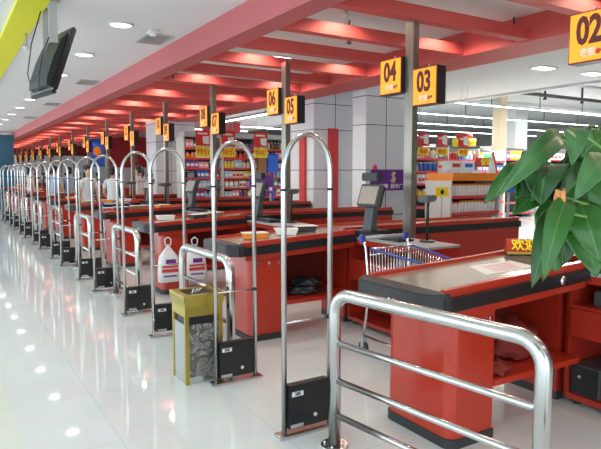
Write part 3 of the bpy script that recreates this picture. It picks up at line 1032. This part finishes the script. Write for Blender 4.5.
# ------------------------------------------------------------------ shopping carts
def make_cart():
    t = empty('shopping_cart', (0, 0, 0))     # handle at y=0, basket runs to y=-0.85
    def W(y): return 0.27 - 0.10 * (-y / 0.85)
    def zb(y): return 0.52 - 0.0 * y
    top = lambda y: 0.93 + 0.10 * (y) * 1.0
    MB().tube([(-0.27, 0.0, 1.0), (0.27, 0.0, 1.0)], 0.017, 12).build('handle', 'grey_metal', t)
    for s in (-1, 1):
        MB().box(s * 0.27 - 0.02, s * 0.27 + 0.02, -0.03, 0.03, 0.96, 1.03, 0.008).build('handle_cap', 'wire_blue', t)
    for s in (-1, 1):
        MB().tube([(s * 0.27, 0, 1.0), (s * 0.27, -0.05, 0.93), (s * 0.25, -0.08, 0.55), (s * 0.24, 0.0, 0.16)], 0.012, 8).build('frame_upright', 'chrome', t)
    yb = -0.10
    rimp = [(-W(yb), yb, top(yb)), (-W(-0.85), -0.85, top(-0.85)), (W(-0.85), -0.85, top(-0.85)), (W(yb), yb, top(yb))]
    MB().tube([rimp[0], rimp[1]], 0.009, 8).tube([rimp[1], rimp[2]], 0.009, 8).tube([rimp[2], rimp[3]], 0.009, 8).build('basket_rim', 'wire_blue', t)
    MB().tube([rimp[3], rimp[0]], 0.009, 8).tube([(-W(yb), yb, top(yb) - 0.05), (W(yb), yb, top(yb) - 0.05)], 0.006, 6).build('back_rim', 'chrome', t)
    g = MB()
    N = 22
    for i in range(N + 1):
        y = yb - (0.75) * i / N
        for s in (-1, 1):
            g.tube([(s * W(y), y, top(y)), (s * W(y) * 0.88, y + 0.0, 0.50)], 0.0035, 5)
        g.tube([(-W(y) * 0.88, y, 0.50), (W(y) * 0.88, y, 0.50)], 0.0028, 4)
    for f in (0.33, 0.66):
        for s in (-1, 1):
            g.tube([(s * W(yb) * (1 - 0.12 * f), yb, top(yb) * (1 - f) + 0.5 * f), (s * W(-0.85) * (1 - 0.12 * f), -0.85, top(-0.85) * (1 - f) + 0.5 * f)], 0.004, 5)
    for i in range(13):
        x = -W(-0.85) + 2 * W(-0.85) * i / 12
        g.tube([(x, -0.85, top(-0.85)), (x * 0.88, -0.85, 0.5)], 0.0035, 5)
    g.build('basket_sides', 'chrome', t)
    g = MB()
    for i in range(15):
        x = -W(yb) + 2 * W(yb) * i / 14
        g.tube([(x, yb, top(yb)), (x * 0.88, yb + 0.01, 0.5)], 0.0038, 5)
    g.build('back_flap', 'chrome', t)
    MB().tube([(-0.24, 0, 0.16), (-0.20, -0.8, 0.14), (0.20, -0.8, 0.14), (0.24, 0, 0.16)], 0.012, 8).build('lower_frame', 'chrome', t)
    for (x, y) in ((-0.24, 0.0), (0.24, 0.0), (-0.19, -0.78), (0.19, -0.78)):
        w_ = MB().cyl((x - 0.015, y, 0.055), 0.055, 0.03, 'x', 18).build('wheel', 'black_rubber', t)
        MB().box(x - 0.022, x + 0.022, y - 0.02, y + 0.02, 0.06, 0.15).build('wheel_fork', 'grey_metal', w_)
    return t


cart = make_cart()
cart.location = (3.14, 3.74, 0)
cart.scale = (0.86, 0.95, 0.97)
tag(cart, 'wire shopping cart with blue trim standing just behind the nearest counter', 'shopping cart', 'shopping carts')
cart2 = copy_tree(cart)
cart2.location = (2.60, 10.3, 0)
cart2.rotation_euler = (0, 0, R(170))
tag(cart2, 'wire shopping cart standing far back between the counters', 'shopping cart', 'shopping carts')

# ------------------------------------------------------------------ purple banner
t = empty('purple_banner', (6.18, 7.72, 0))
t.scale = (1.1, 1.0, 1.0)
tag(t, 'purple shop banner with white lettering in front of the thick white column', 'banner')
MB().box(0, 0.84, 0, 0.03, 1.20, 1.55).build('banner_board', 'purple', t)
MB().cyl((0.12, 0.015, 0.0), 0.012, 1.2, seg=8).build('leg', 'grey_metal', t)
MB().cyl((0.72, 0.015, 0.0), 0.012, 1.2, seg=8).build('leg', 'grey_metal', t)
MB().box(0.02, 0.22, -0.12, 0.14, 0, 0.02).box(0.62, 0.82, -0.12, 0.14, 0, 0.02).build('foot', 'dark_grey', t)
text_mesh('购物  超市广场', 0.085, 'white_plastic', 'lettering', t, face_negy(0.45, -0.002, 1.27), 0.001)
MB().prism([(0.38, 1.36), (0.46, 1.33), (0.50, 1.40), (0.46, 1.46), (0.50, 1.50), (0.44, 1.53), (0.40, 1.47), (0.43, 1.42)], -0.005, -0.001).build('emblem', 'beige', t)
MB().box(0.03, 0.12, -0.005, -0.001, 1.40, 1.50).build('white_mark', 'white_plastic', t)
tag(cr := crumple('toy_figure', 6.27, 7.735, 1.55, 0.05, 0.015, 0.06, 'stripe_red', 5), 'small red ornament on the left end of the purple banner', 'ornament')

# ------------------------------------------------------------------ shelving and goods
PAL = [('red', (0.62, 0.04, 0.03)), ('yellow', (0.80, 0.60, 0.04)), ('white', (0.78, 0.78, 0.78)), ('blue', (0.05, 0.16, 0.55)), ('green', (0.05, 0.35, 0.10)),
       ('orange', (0.80, 0.25, 0.04)), ('pink', (0.75, 0.30, 0.38)), ('brown', (0.22, 0.10, 0.05)), ('purple', (0.25, 0.08, 0.38)), ('pale blue', (0.40, 0.58, 0.72)),
       ('black', (0.03, 0.03, 0.04)), ('cream', (0.72, 0.62, 0.45))]
for nme, c in PAL:
    mat('pack_' + nme, c, 0.45, noise=0.08, nscale=30)


def make_pack(kind, w_, d, h, cname):
    cap = 'paper' if cname not in ('white', 'cream') else 'stripe_red'
    if kind == 'carton':
        o = MB().box(-w_ / 2, w_ / 2, -d / 2, d / 2, 0, h, 0.003).build('product_carton', 'pack_' + cname)
        o.data.materials.append(M[cap])
        me = o.data
        lab = MB().box(-w_ * 0.38, w_ * 0.38, -d / 2 - 0.003, -d / 2, h * 0.25, h * 0.6).build('label_band', cap, o)
    elif kind == 'bottle':
        o = MB().lathe([(w_ * 0.42, 0), (w_ * 0.45, h * 0.1), (w_ * 0.45, h * 0.6), (w_ * 0.2, h * 0.82)], seg=10).build('product_bottle', 'pack_' + cname)
        MB().cyl((0, 0, h * 0.82), w_ * 0.2, h * 0.16, seg=8).build('cap', cap, o)
    else:
        o = MB().lathe([(w_ * 0.44, 0), (w_ * 0.46, h * 0.06), (w_ * 0.46, h * 0.8), (w_ * 0.34, h * 0.86)], seg=10).build('product_jar', 'pack_' + cname)
        MB().cyl((0, 0, h * 0.86), w_ * 0.38, h * 0.14, seg=10).build('lid', 'orange' if cname == 'white' else cap, o)
    return o


def shelf_unit(name, x0, x1, y, depth, levels, top, label, board='shelf_white', header=None):
    t = empty(name, (x0, y, 0))
    tag(t, label, 'shelf')
    L = x1 - x0
    MB().box(0, L, depth - 0.03, depth, 0, top).build('back_panel', 'dark_grey', t)
    MB().box(-0.03, 0, 0, depth, 0, top).build('side_panel', board, t)
    MB().box(L, L + 0.03, 0, depth, 0, top).build('side_panel', board, t)
    for z in levels:
        s = MB().box(0, L, 0, depth - 0.03, z - 0.03, z).build('shelf_board', board, t)
        MB().box(0, L, -0.012, 0, z - 0.04, z + 0.005).build('price_rail', 'stripe_red', s)
    if header:
        MB().box(0, L, -0.01, depth, top, top + 0.12).build('header', header, t)
    return t


rd = random.Random(11)


def fill(x0, x1, y, levels, kinds, where, group, wr=(0.09, 0.16), hr=(0.14, 0.26), cols=None, run=3):
    cnt = 0
    for lv, z in enumerate(levels):
        x = x0 + 0.03
        col_n = 0
        while x < x1 - 0.1:
            kind = rd.choice(kinds)
            cn = rd.choice(cols or PAL)[0]
            w_ = rd.uniform(*wr)
            h = rd.uniform(*hr)
            m = rd.randint(2, run)
            src = None
            for j in range(m):
                if x + w_ > x1 - 0.02:
                    x = x1
                    break
                if src is None:
                    src = make_pack(kind, w_ * 0.94, w_ * 0.8, h, cn)
                    o = src
                else:
                    o = copy_tree(src)
                o.location = (x + w_ / 2, y + w_ * 0.45 + 0.02, z + 0.002)
                col_n += 1
                tag(o, '%s %s on %s, %s stocked shelf up, %s' % (cn, kind, where, ORD[lv], (ORD[col_n - 1] + ' from left') if col_n <= 20 else 'towards right end'), {'carton': 'box', 'bottle': 'bottle', 'jar': 'jar'}[kind], '%s %ss on %s' % (cn, kind, where))
                x += w_
                cnt += 1
    return cnt


# tall wall of shelves behind lanes 05 to 08
LV = [0.90, 1.14, 1.38, 1.62, 1.86, 2.10]
for k, (a, b_) in enumerate(((4.95, 5.88), (5.95, 6.95), (7.02, 7.8))):
    shelf_unit('tall_shelf', a, b_, 13.2, 0.5, [0.15, 0.5] + LV, 2.36, 'tall stocked shelf behind signs 05 to 08, %s of three' % ['left', 'middle', 'right'][k], header='store_grey')
    n_ = fill(a, b_, 13.2, LV, ['carton', 'carton', 'jar', 'bottle'], 'the %s tall shelf' % ['left', 'middle', 'right'][k], 'x', (0.09, 0.14), (0.13, 0.2), PAL + [PAL[9], PAL[2], PAL[9], PAL[8]])
# display blocks on shelf front: hanging blue and brown boards
o = tag(MB().box(7.05, 7.35, 12.95, 13.0, 1.52, 1.98).box(7.0, 7.4, 12.93, 13.02, 0, 0.05).box(7.18, 7.22, 12.96, 12.99, 0.05, 1.52).build('blue_board', 'blue_bright'), 'bright blue display board right of the middle tall shelf', 'display board')
o = tag(MB().box(6.78, 7.0, 12.95, 13.0, 1.52, 1.98).box(6.75, 6.98, 12.93, 13.02, 0, 0.05).box(6.87, 6.9, 12.96, 12.99, 0.05, 1.52).build('brown_board', 'brown'), 'brown display board left of the bright blue one', 'display board')
t = empty('purple_stand', (5.78, 11.45, 0))
tag(t, 'purple promotion panel in front of the tall shelves', 'display board')
MB().box(0, 0.6, 0, 0.04, 1.05, 1.45).build('board', 'purple', t)
MB().box(0.05, 0.09, 0, 0.03, 0, 1.05).box(0.5, 0.54, 0, 0.03, 0, 1.05).build('leg', 'grey_metal', t)
for j in range(4):
    MB().box(0.06 + j * 0.14, 0.14 + j * 0.14, -0.004, -0.001, 1.10, 1.18).build('white_mark', 'white_plastic', t)


def poster(x, y, w_, z0, z1, label, group):
    t = empty('price_poster', (x, y, 0))
    tag(t, label, 'poster', group)
    zm = z0 + (z1 - z0) * 0.42
    MB().box(0, w_, 0, 0.012, zm, z1).build('red_sheet', 'red_text', t)
    MB().box(0, w_, 0, 0.012, z0, zm - 0.03).build('yellow_sheet', 'yellow_text', t)
    MB().prism([(w_ * 0.5, zm + 0.05), (w_ * 0.92, zm + 0.03), (w_ * 0.9, zm + 0.22), (w_ * 0.45, zm + 0.2)], -0.006, -0.001).build('white_patch', 'paper', t)
    MB().box(w_ * 0.12, w_ * 0.8, -0.004, -0.001, z1 - 0.10, z1 - 0.06).build('white_line', 'paper', t)
    text_mesh('特价', (zm - z0) * 0.62, 'red_text', 'price_lettering', t, face_negy(w_ / 2, -0.003, (z0 + zm - 0.03) / 2), 0.001)
    MB().tube([(w_ * 0.2, 0.006, z1), (w_ * 0.2, 0.006, Z1 + 0.005)], 0.003, 5).tube([(w_ * 0.8, 0.006, z1), (w_ * 0.8, 0.006, Z1 + 0.005)], 0.003, 5).build('string', 'grey_metal', t)
    return t


# ---- posters placed from measured positions
for k, (x, w_) in enumerate(((4.88, 0.34), (5.50, 0.34), (6.33, 0.36))):
    poster(x, 12.3, w_, 1.86, 2.46, 'red and yellow price poster above the tall shelves, %s of three' % ['left', 'middle', 'right'][k], 'hanging price posters')
for k, (x, w_) in enumerate(((7.55, 0.27), (8.03, 0.27), (8.60, 0.27))):
    poster(x, 8.05, w_, 1.83, 2.24, 'red and yellow price poster in the right aisle, %s of three' % ['left', 'middle', 'right'][k], 'hanging price posters')

# right side gondolas
LR = [0.62, 0.88, 1.14]
ORW = [p for p in PAL if p[0] in ('white', 'orange', 'cream')]
shelf_unit('front_gondola', 6.72, 7.80, 6.4, 0.55, [0.12, 0.36] + LR, 1.38, 'low gondola of jars with orange lids right of the sign 03 post', board='shelf_white', header='orange')
fill(6.72, 7.80, 6.4, LR, ['jar'], 'the low gondola', 'x', (0.065, 0.075), (0.15, 0.19), [PAL[2]], run=6)
LM = [1.02, 1.28, 1.54, 1.80]
for k, (a, b_) in enumerate(((7.9, 9.2), (9.3, 10.6), (10.7, 12.0))):
    shelf_unit('aisle_shelf', a, b_, 8.9 + 0.4 * k, 0.5, [0.15, 0.5, 0.8] + LM, 2.06, 'crowded aisle shelf behind the low gondola, %s of three' % ['left', 'middle', 'right'][k])
    fill(a, b_, 8.9 + 0.4 * k, LM, ['carton', 'bottle', 'jar'], 'the %s aisle shelf' % ['left', 'middle', 'right'][k], 'x', (0.09, 0.14), (0.14, 0.22), PAL[:7] + [PAL[2], PAL[9], PAL[0], PAL[11]])
# white boxed stack and red pitched display, blue shelf band
for i in range(3):
    for j in range(3 - (i > 1)):
        o = MB().box(0, 0.30, 0, 0.22, 0, 0.17, 0.004).build('white_gift_box', 'white_plastic')
        o.location = (7.62 + 0.32 * j + 0.1 * i, 7.5, 1.21 + 0.171 * i)
        MB().box(0.05, 0.25, -0.004, 0.0, 0.05, 0.12).build('printed_label', 'blue_bright' if (i + j) % 2 else 'stripe_red', o)
        tag(o, 'white gift box on the display table, %s layer, %s from the left' % (['bottom', 'middle', 'top'][i], ORD[j]), 'box', 'white gift boxes')
t = empty('display_table', (7.55, 7.4, 0))
tag(t, 'white display table with blue edge under the gift boxes', 'table')
MB().box(0, 1.9, 0, 0.5, 1.15, 1.21).build('table_top', 'shelf_white', t)
MB().box(0, 1.9, -0.02, 0, 1.13, 1.21).build('blue_edge', 'blue_bright', t)
for (x, y) in ((0.05, 0.05), (1.81, 0.05), (0.05, 0.41), (1.81, 0.41)):
    MB().box(x, x + 0.04, y, y + 0.04, 0, 1.15).build('leg', 'grey_metal', t)
t = empty('pitched_sign', (8.55, 7.35, 1.21))
tag(t, 'white triangular display sign with a red edge on the display table', 'sign')
MB().prism([(0, 0), (0.42, 0), (0.21, 0.62)], 0, 0.03).build('board', 'white_plastic', t)
MB().prism([(0.42, 0), (0.47, 0), (0.23, 0.68), (0.21, 0.62)], -0.005, 0.035).build('red_edge', 'red_text', t)
t = empty('red_header_sign', (8.95, 7.9, 0))
tag(t, 'red header board with yellow lettering over the aisle right of the pitched sign', 'sign')
MB().box(0, 0.55, 0, 0.03, 1.62, 1.80).build('board', 'wall_red', t)
text_mesh('促销', 0.15, 'yellow_text', 'lettering', t, face_negy(0.27, -0.002, 1.71), 0.002)
MB().box(0.02, 0.05, 0, 0.03, 0, 1.62).box(0.50, 0.53, 0, 0.03, 0, 1.62).build('leg', 'grey_metal', t)
t = empty('yellow_round_sign', (10.0, 9.2, 0))
tag(t, 'yellow and red drum shaped sign hanging over the aisle', 'sign')
MB().cyl((0, 0, 2.10), 0.26, 0.16, seg=20).build('yellow_drum', 'yellow_text', t)
MB().cyl((0, 0, 2.26), 0.18, 0.10, seg=20).build('red_cap', 'red_text', t)
MB().cyl((0, 0, 2.36), 0.006, Z1 - 2.35, seg=6).build('string', 'grey_metal', t)
t = empty('yellow_tag_sign', (5.95, 6.0, 0))
tag(t, 'yellow price card on a thin stand right of the sign 03 post', 'sign')
MB().box(0.02, 0.28, 0, 0.015, 1.16, 1.30).build('card', 'yellow_text', t)
MB().cyl((0.15, 0.008, 0), 0.01, 1.16, seg=8).build('stand', 'grey_metal', t)
MB().ball((0.15, -0.003, 1.23), 0.035, 1, 0.1, 1).build('black_spot', 'black', t)
MB().box(0.04, 0.26, -0.08, 0.10, 0, 0.015).build('foot', 'dark_grey', t)
# far aisles
LF = [1.25, 1.6, 1.95]
for k, (a, y_) in enumerate(((12.4, 12.5), (15.0, 12.8), (17.7, 12.4))):
    shelf_unit('far_aisle_shelf', a, a + 2.4, y_, 0.5, [0.15, 0.5, 0.9] + LF, 2.35, 'far aisle shelf under the fluorescent rows, %s of three' % ['left', 'middle', 'right'][k])
    fill(a, a + 2.4, y_, LF, ['carton', 'carton', 'bottle'], 'the %s far shelf' % ['left', 'middle', 'right'][k], 'x', (0.18, 0.26), (0.2, 0.3))
for k, (x, y, s) in enumerate(((15.3, 12.6, 0.16), (19.3, 15.2, 0.35))):
    t = empty('shop_column', (x, y, 0))
    tag(t, ['beige square column in the far aisle left of the plant', 'grey square column in the far aisle behind the plant tips'][k], 'column')
    MB().box(-s, s, -s, s, 0, 4.0).build('shaft', ['beige', 'store_white'][k], t)
    MB().box(-s - 0.03, s + 0.03, -s - 0.03, s + 0.03, 0, 0.2).build('base', 'grey_metal', t)
t = empty('yellow_crate', (5.3, 3.95, 0.0))
tag(t, 'yellow and orange promotion stand seen between the plant leaves', 'display board')
MB().box(0.35, 0.95, 0.1, 0.14, 0.95, 1.42).build('board', 'yellow_text', t)
MB().box(0.62, 0.92, 0.09, 0.099, 1.12, 1.3).build('label', 'paper', t)
MB().box(0.4, 0.44, 0.1, 0.14, 0, 0.95).box(0.86, 0.90, 0.1, 0.14, 0, 0.95).build('leg', 'grey_metal', t)


# ------------------------------------------------------------------ people
def person(loc, rz, shirt, label, hair='short', scale=1.0, lean=0.0, arms='forward'):
    t = empty('person', loc, rz)
    t.scale = (scale,) * 3
    tag(t, label, 'person')
    V, E, Rd = [], [], []

    def add(p, r, par=None):
        V.append(p); Rd.append(r)
        if par is not None: E.append((par, len(V) - 1))
        return len(V) - 1
    pel = add((0, 0, 0.93), (0.15, 0.11))
    wa = add((0, 0.01, 1.06), (0.125, 0.09), pel)
    ch = add((0, 0.01, 1.24), (0.15, 0.10), wa)
    sh = add((0, 0.0, 1.36), (0.12, 0.085), ch)
    nk = add((0, -0.005, 1.43), (0.05, 0.05), sh)
    n2 = add((0, -0.01, 1.48), (0.048, 0.05), nk)
    h1 = add((0, -0.015, 1.52), (0.062, 0.078), n2)
    h2 = add((0, -0.015, 1.60), (0.072, 0.09), h1)
    h3 = add((0, 0.0, 1.67), (0.055, 0.07), h2)
    for s in (-1, 1):
        a = add((s * 0.17, 0, 1.36), (0.055, 0.055), sh)
        fw = -0.20 if arms == 'forward' else -0.05
        el = add((s * 0.21, -0.03, 1.10), (0.04, 0.04), a)
        wr = add((s * 0.19, fw - 0.05, 0.98 if arms == 'forward' else 0.87), (0.026, 0.026), el)
        hd = Vector((s * 0.19, fw - 0.05, 0.98 if arms == 'forward' else 0.87))
        d = (hd - Vector((s * 0.21, -0.03, 1.10))).normalized()
        pm = hd + d * 0.07
        pi_ = add(tuple(pm), (0.034, 0.018), wr)
        side = Vector((1, 0, 0))
        for q, ln in enumerate((0.066, 0.075, 0.07, 0.055)):
            b0 = pm + side * (0.027 - 0.018 * q) + d * 0.02
            i1 = add(tuple(b0), (0.009, 0.009), pi_)
            i2 = add(tuple(b0 + d * ln * 0.5 + Vector((0, 0, -0.008))), (0.008, 0.008), i1)
            add(tuple(b0 + d * ln + Vector((0, 0, -0.028))), (0.007, 0.007), i2)
        th = add(tuple(hd + d * 0.03 - side * s * 0.035), (0.011, 0.011), wr)
        add(tuple(hd + d * 0.07 - side * s * 0.052), (0.009, 0.009), th)
        hp = add((s * 0.09, 0, 0.86), (0.085, 0.09), pel)
        kn = add((s * 0.10, -0.01, 0.48), (0.055, 0.06), hp)
        an = add((s * 0.10, 0.02, 0.09), (0.036, 0.042), kn)
        he = add((s * 0.10, 0.0, 0.045), (0.04, 0.04), an)
        add((s * 0.11, -0.15, 0.03), (0.038, 0.028), he)
    me = bpy.data.meshes.new('body')
    me.from_pydata(V, E, [])
    o = bpy.data.objects.new('tmp_body', me)
    col.objects.link(o)
    md = o.modifiers.new('s', 'SKIN')
    md.use_smooth_shade = True
    for i, sv in enumerate(me.skin_vertices[0].data):
        sv.radius = Rd[i]
        sv.use_root = (i == 0)
    sb = o.modifiers.new('d', 'SUBSURF')
    sb.levels = 1
    bpy.context.view_layer.update()
    dg = bpy.context.evaluated_depsgraph_get()
    m2 = bpy.data.meshes.new_from_object(o.evaluated_get(dg))
    bpy.data.objects.remove(o)
    m2.name = 'body'
    m2.materials.clear()
    for mm in ('skin', shirt, 'trousers', 'black'):
        m2.materials.append(M[mm])
    for p in m2.polygons:
        c = p.center
        p.use_smooth = True
        armx = abs(c.x) > 0.13
        if c.z > 1.425: p.material_index = 0
        elif armx and c.z < 1.20 and c.z > 0.7: p.material_index = 0
        elif c.z > 0.92: p.material_index = 1
        elif c.z > 0.08: p.material_index = 2
        else: p.material_index = 3
        if c.z < 1.02 and c.y < -0.14 and c.z > 0.7: p.material_index = 0
    bd = bpy.data.objects.new('body', m2)
    col.objects.link(bd)
    bd.parent = t
    f = MB()
    f.ball((0, -0.105, 1.575), 0.014, 0.8, 1.0, 1.5, 8)
    f.ball((0.078, 0.0, 1.58), 0.022, 0.35, 0.8, 1.3, 8).ball((-0.078, 0.0, 1.58), 0.022, 0.35, 0.8, 1.3, 8)
    f.build('nose_and_ears', 'skin', t)
    MB().ball((0.03, -0.092, 1.60), 0.010, 1.3, 0.5, 0.7, 8).ball((-0.03, -0.092, 1.60), 0.010, 1.3, 0.5, 0.7, 8).build('eyes', 'eye', t)
    MB().ball((0, -0.094, 1.535), 0.018, 1.2, 0.4, 0.35, 8).build('mouth', 'lips', t)
    h = MB()
    h.ball((0, 0.018, 1.635), 0.098, 0.92, 1.05, 0.86, 16)
    h.ball((0, 0.055, 1.57), 0.08, 0.9, 0.7, 1.0, 14)
    if hair == 'tail':
        h.tube([(0, 0.10, 1.63), (0, 0.17, 1.60), (0, 0.19, 1.48), (0, 0.16, 1.36)], [0.025, 0.04, 0.035, 0.012], 8)
    if hair == 'long':
        h.ball((0, 0.06, 1.48), 0.085, 1.05, 0.6, 1.5, 14)
    h.build('hair', 'hair', t)
    return t


PEOPLE_AT = [
    ((2.4, 19.95, 0), 100, 'shirt_pink', 'person in a pale pink shirt with dark hair walking by the far gates', 'short', 1.0, 'down'),
    ((3.15, 12.75, 0), 150, 'shirt_white', 'person in a white shirt with arms forward between the far counters', 'short', 0.97, 'forward'),
    ((2.68, 12.95, 0), 20, 'shirt_white', 'person with long dark hair in white, left of the one with arms forward', 'long', 0.98, 'down'),
    ((4.35, 14.98, 0), 200, 'shirt_white', 'person with a dark ponytail behind a far register', 'tail', 1.0, 'down'),
    ((2.72, 17.5, 0), 150, 'shirt_blue', 'person in a pale blue shirt, left of two standing at the far lanes', 'short', 1.0, 'down'),
    ((3.12, 17.6, 0), 190, 'shirt_blue', 'person in a pale blue shirt, right of two standing at the far lanes', 'short', 0.98, 'down'),
    ((3.0, 19.9, 0), 120, 'shirt_white', 'person in white far away near the last lanes', 'short', 0.97, 'down'),
]
for (loc, rz, sh, lab, hr, sc, ar) in PEOPLE_AT:
    person(loc, R(rz), sh, lab, hr, sc, arms=ar)

# ------------------------------------------------------------------ plant on a stand at the right edge
LEAVES = [
((1.213, 0.794, 1.598),(1.148, 0.755, 1.515),0.048,'leaf_pale'),
((1.295, 0.885, 1.595),(1.049, 0.879, 1.44),0.056,'leaf_pale'),
((1.281, 0.956, 1.513),(1.129, 0.97, 1.424),0.050,'leaf_mid'),
((1.257, 0.877, 1.519),(1.175, 0.847, 1.426),0.099,'leaf_dark'),
((1.251, 0.74, 1.533),(1.131, 0.734, 1.443),0.060,'leaf_pale'),
((1.347, 0.804, 1.588),(1.278, 0.819, 1.535),0.061,'leaf_mid'),
((1.434, 0.836, 1.612),(1.352, 0.838, 1.488),0.084,'leaf_dark'),
((1.165, 0.775, 1.445),(1.045, 0.740, 1.277),0.052,'leaf_mid'),
((1.285, 0.868, 1.373),(1.248, 0.834, 1.28),0.082,'leaf_dark'),
((1.216, 0.774, 1.429),(1.191, 0.707, 1.306),0.074,'leaf_mid'),
((1.312, 0.811, 1.436),(1.222, 0.808, 1.327),0.080,'leaf_dark'),
((1.302, 0.897, 1.433),(1.262, 0.888, 1.299),0.064,'leaf_mid'),
((1.359, 0.882, 1.495),(1.347, 0.828, 1.361),0.099,'leaf_dark'),
((1.375, 0.801, 1.495),(1.32, 0.797, 1.353),0.086,'leaf_mid'),
((1.262, 0.867, 1.499),(1.165, 0.865, 1.435),0.062,'leaf_dark'),
((1.295, 0.945, 1.496),(1.204, 0.940, 1.437),0.056,'leaf_mid'),
((1.394, 0.903, 1.456),(1.287, 0.91, 1.332),0.087,'leaf_dark'),
((1.408, 0.815, 1.371),(1.378, 0.801, 1.283),0.084,'leaf_mid'),
((1.454, 0.877, 1.559),(1.345, 0.914, 1.492),0.072,'leaf_dark'),
((1.399, 0.795, 1.579),(1.383, 0.733, 1.461),0.081,'leaf_mid'),
((1.364, 0.746, 1.461),(1.345, 0.684, 1.328),0.078,'leaf_mid'),
((1.438, 0.766, 1.531),(1.593, 0.724, 1.483),0.084,'leaf_mid'),
((1.452, 0.742, 1.387),(1.606, 0.697, 1.308),0.084,'leaf_dark'),
((1.129, 0.764, 1.418),(1.190, 0.800, 1.462),0.024,'leaf_orange'),
]
POT = Vector((1.66, 0.62, 1.02))
t = empty('potted_plant', POT)
tag(t, 'broad leaved green potted plant hanging over from the right edge', 'plant')
MB().lathe([(0.085, 0), (0.095, 0.02), (0.125, 0.20), (0.135, 0.20), (0.135, 0.225), (0.118, 0.225), (0.112, 0.19)], seg=28).build('pot', 'pot_white', t)
MB().lathe([(0.112, 0.185), (0.11, 0.2)], seg=24).build('soil', 'soil', t)
eye = Vector((0, 0, 1.5))


def leaf(base, tip, width, m, parent, k):
    base, tip = Vector(base) - POT, Vector(tip) - POT
    ax = tip - base
    L = ax.length
    fwd = (eye - POT) - base
    side = ax.cross(fwd).normalized()
    tw = random.Random(k * 7 + 1).uniform(-0.35, 0.35)
    side = (Matrix.Rotation(tw, 4, ax.normalized()) @ side)
    nrm = side.cross(ax).normalized()
    if nrm.dot(fwd) < 0: nrm = -nrm
    b = bmesh.new()
    uvl = b.loops.layers.uv.new('uv')
    N, K = 14, 6
    g = []
    for i in range(N + 1):
        s = i / N
        wv = math.sin(math.pi * min(1, s * 0.94 + 0.06) ** 0.8) ** 0.75 * width / 2
        if i == N: wv = 0.0004
        c = base + ax * s + nrm * (0.16 * L * math.sin(math.pi * s)) + Vector((0, 0, 0.06 * L * math.sin(math.pi * s)))
        row = []
        for j in range(-K, K + 1):
            u = j / K
            p = c + side * (wv * u) + nrm * (abs(u) * wv * 0.28 + 0.003 * math.sin(s * 14 + u * 2))
            row.append((b.verts.new(p), (0.5 + u / 2, s)))
        g.append(row)
    for i in range(N):
        for j in range(2 * K):
            q = (g[i][j], g[i][j + 1], g[i + 1][j + 1], g[i + 1][j])
            f = b.faces.new([x[0] for x in q])
            f.smooth = True
            for lp, x in zip(f.loops, q):
                lp[uvl].uv = x[1]
    me = bpy.data.meshes.new('leaf')
    b.to_mesh(me)
    b.free()
    me.materials.append(M[m])
    o = bpy.data.objects.new('leaf', me)
    sd = o.modifiers.new('t', 'SOLIDIFY')
    sd.thickness = 0.0012
    col.objects.link(o)
    o.parent = parent
    # its stalk
    root = Vector((0.02 * math.cos(k * 2.4), 0.02 * math.sin(k * 2.4), 0.19))
    mid = root.lerp(base, 0.5) + Vector((0.02, 0.0, 0.05))
    pts = []
    for i in range(9):
        s = i / 8
        pts.append(root * (1 - s) ** 2 + mid * 2 * s * (1 - s) + base * s ** 2)
    st = MB().tube(pts + [base + ax * 0.1 + nrm * (0.03 * L)], 0.0035, 6).build('leaf_stalk', 'stem', o)
    return o


rl = random.Random(5)
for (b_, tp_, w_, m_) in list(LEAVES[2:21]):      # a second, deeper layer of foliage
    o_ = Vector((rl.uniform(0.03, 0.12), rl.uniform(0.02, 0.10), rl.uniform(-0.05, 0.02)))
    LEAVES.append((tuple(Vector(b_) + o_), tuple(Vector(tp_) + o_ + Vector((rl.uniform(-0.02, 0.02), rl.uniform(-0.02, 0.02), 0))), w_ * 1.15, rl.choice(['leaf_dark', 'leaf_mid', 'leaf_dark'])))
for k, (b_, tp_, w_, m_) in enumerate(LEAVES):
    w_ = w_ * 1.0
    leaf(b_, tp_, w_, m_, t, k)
t2 = empty('plant_stand', (POT.x, POT.y, 0))
tag(t2, 'slim dark stand carrying the potted plant beyond the right edge', 'plant stand')
MB().cyl((0, 0, 0.98), 0.14, 0.04, seg=28).build('top_plate', 'dark_grey', t2)
MB().cyl((0, 0, 0.03), 0.025, 0.95, seg=14).build('pole', 'dark_grey', t2)
MB().lathe([(0.16, 0), (0.15, 0.02), (0.03, 0.035)], seg=24).build('base', 'dark_grey', t2)
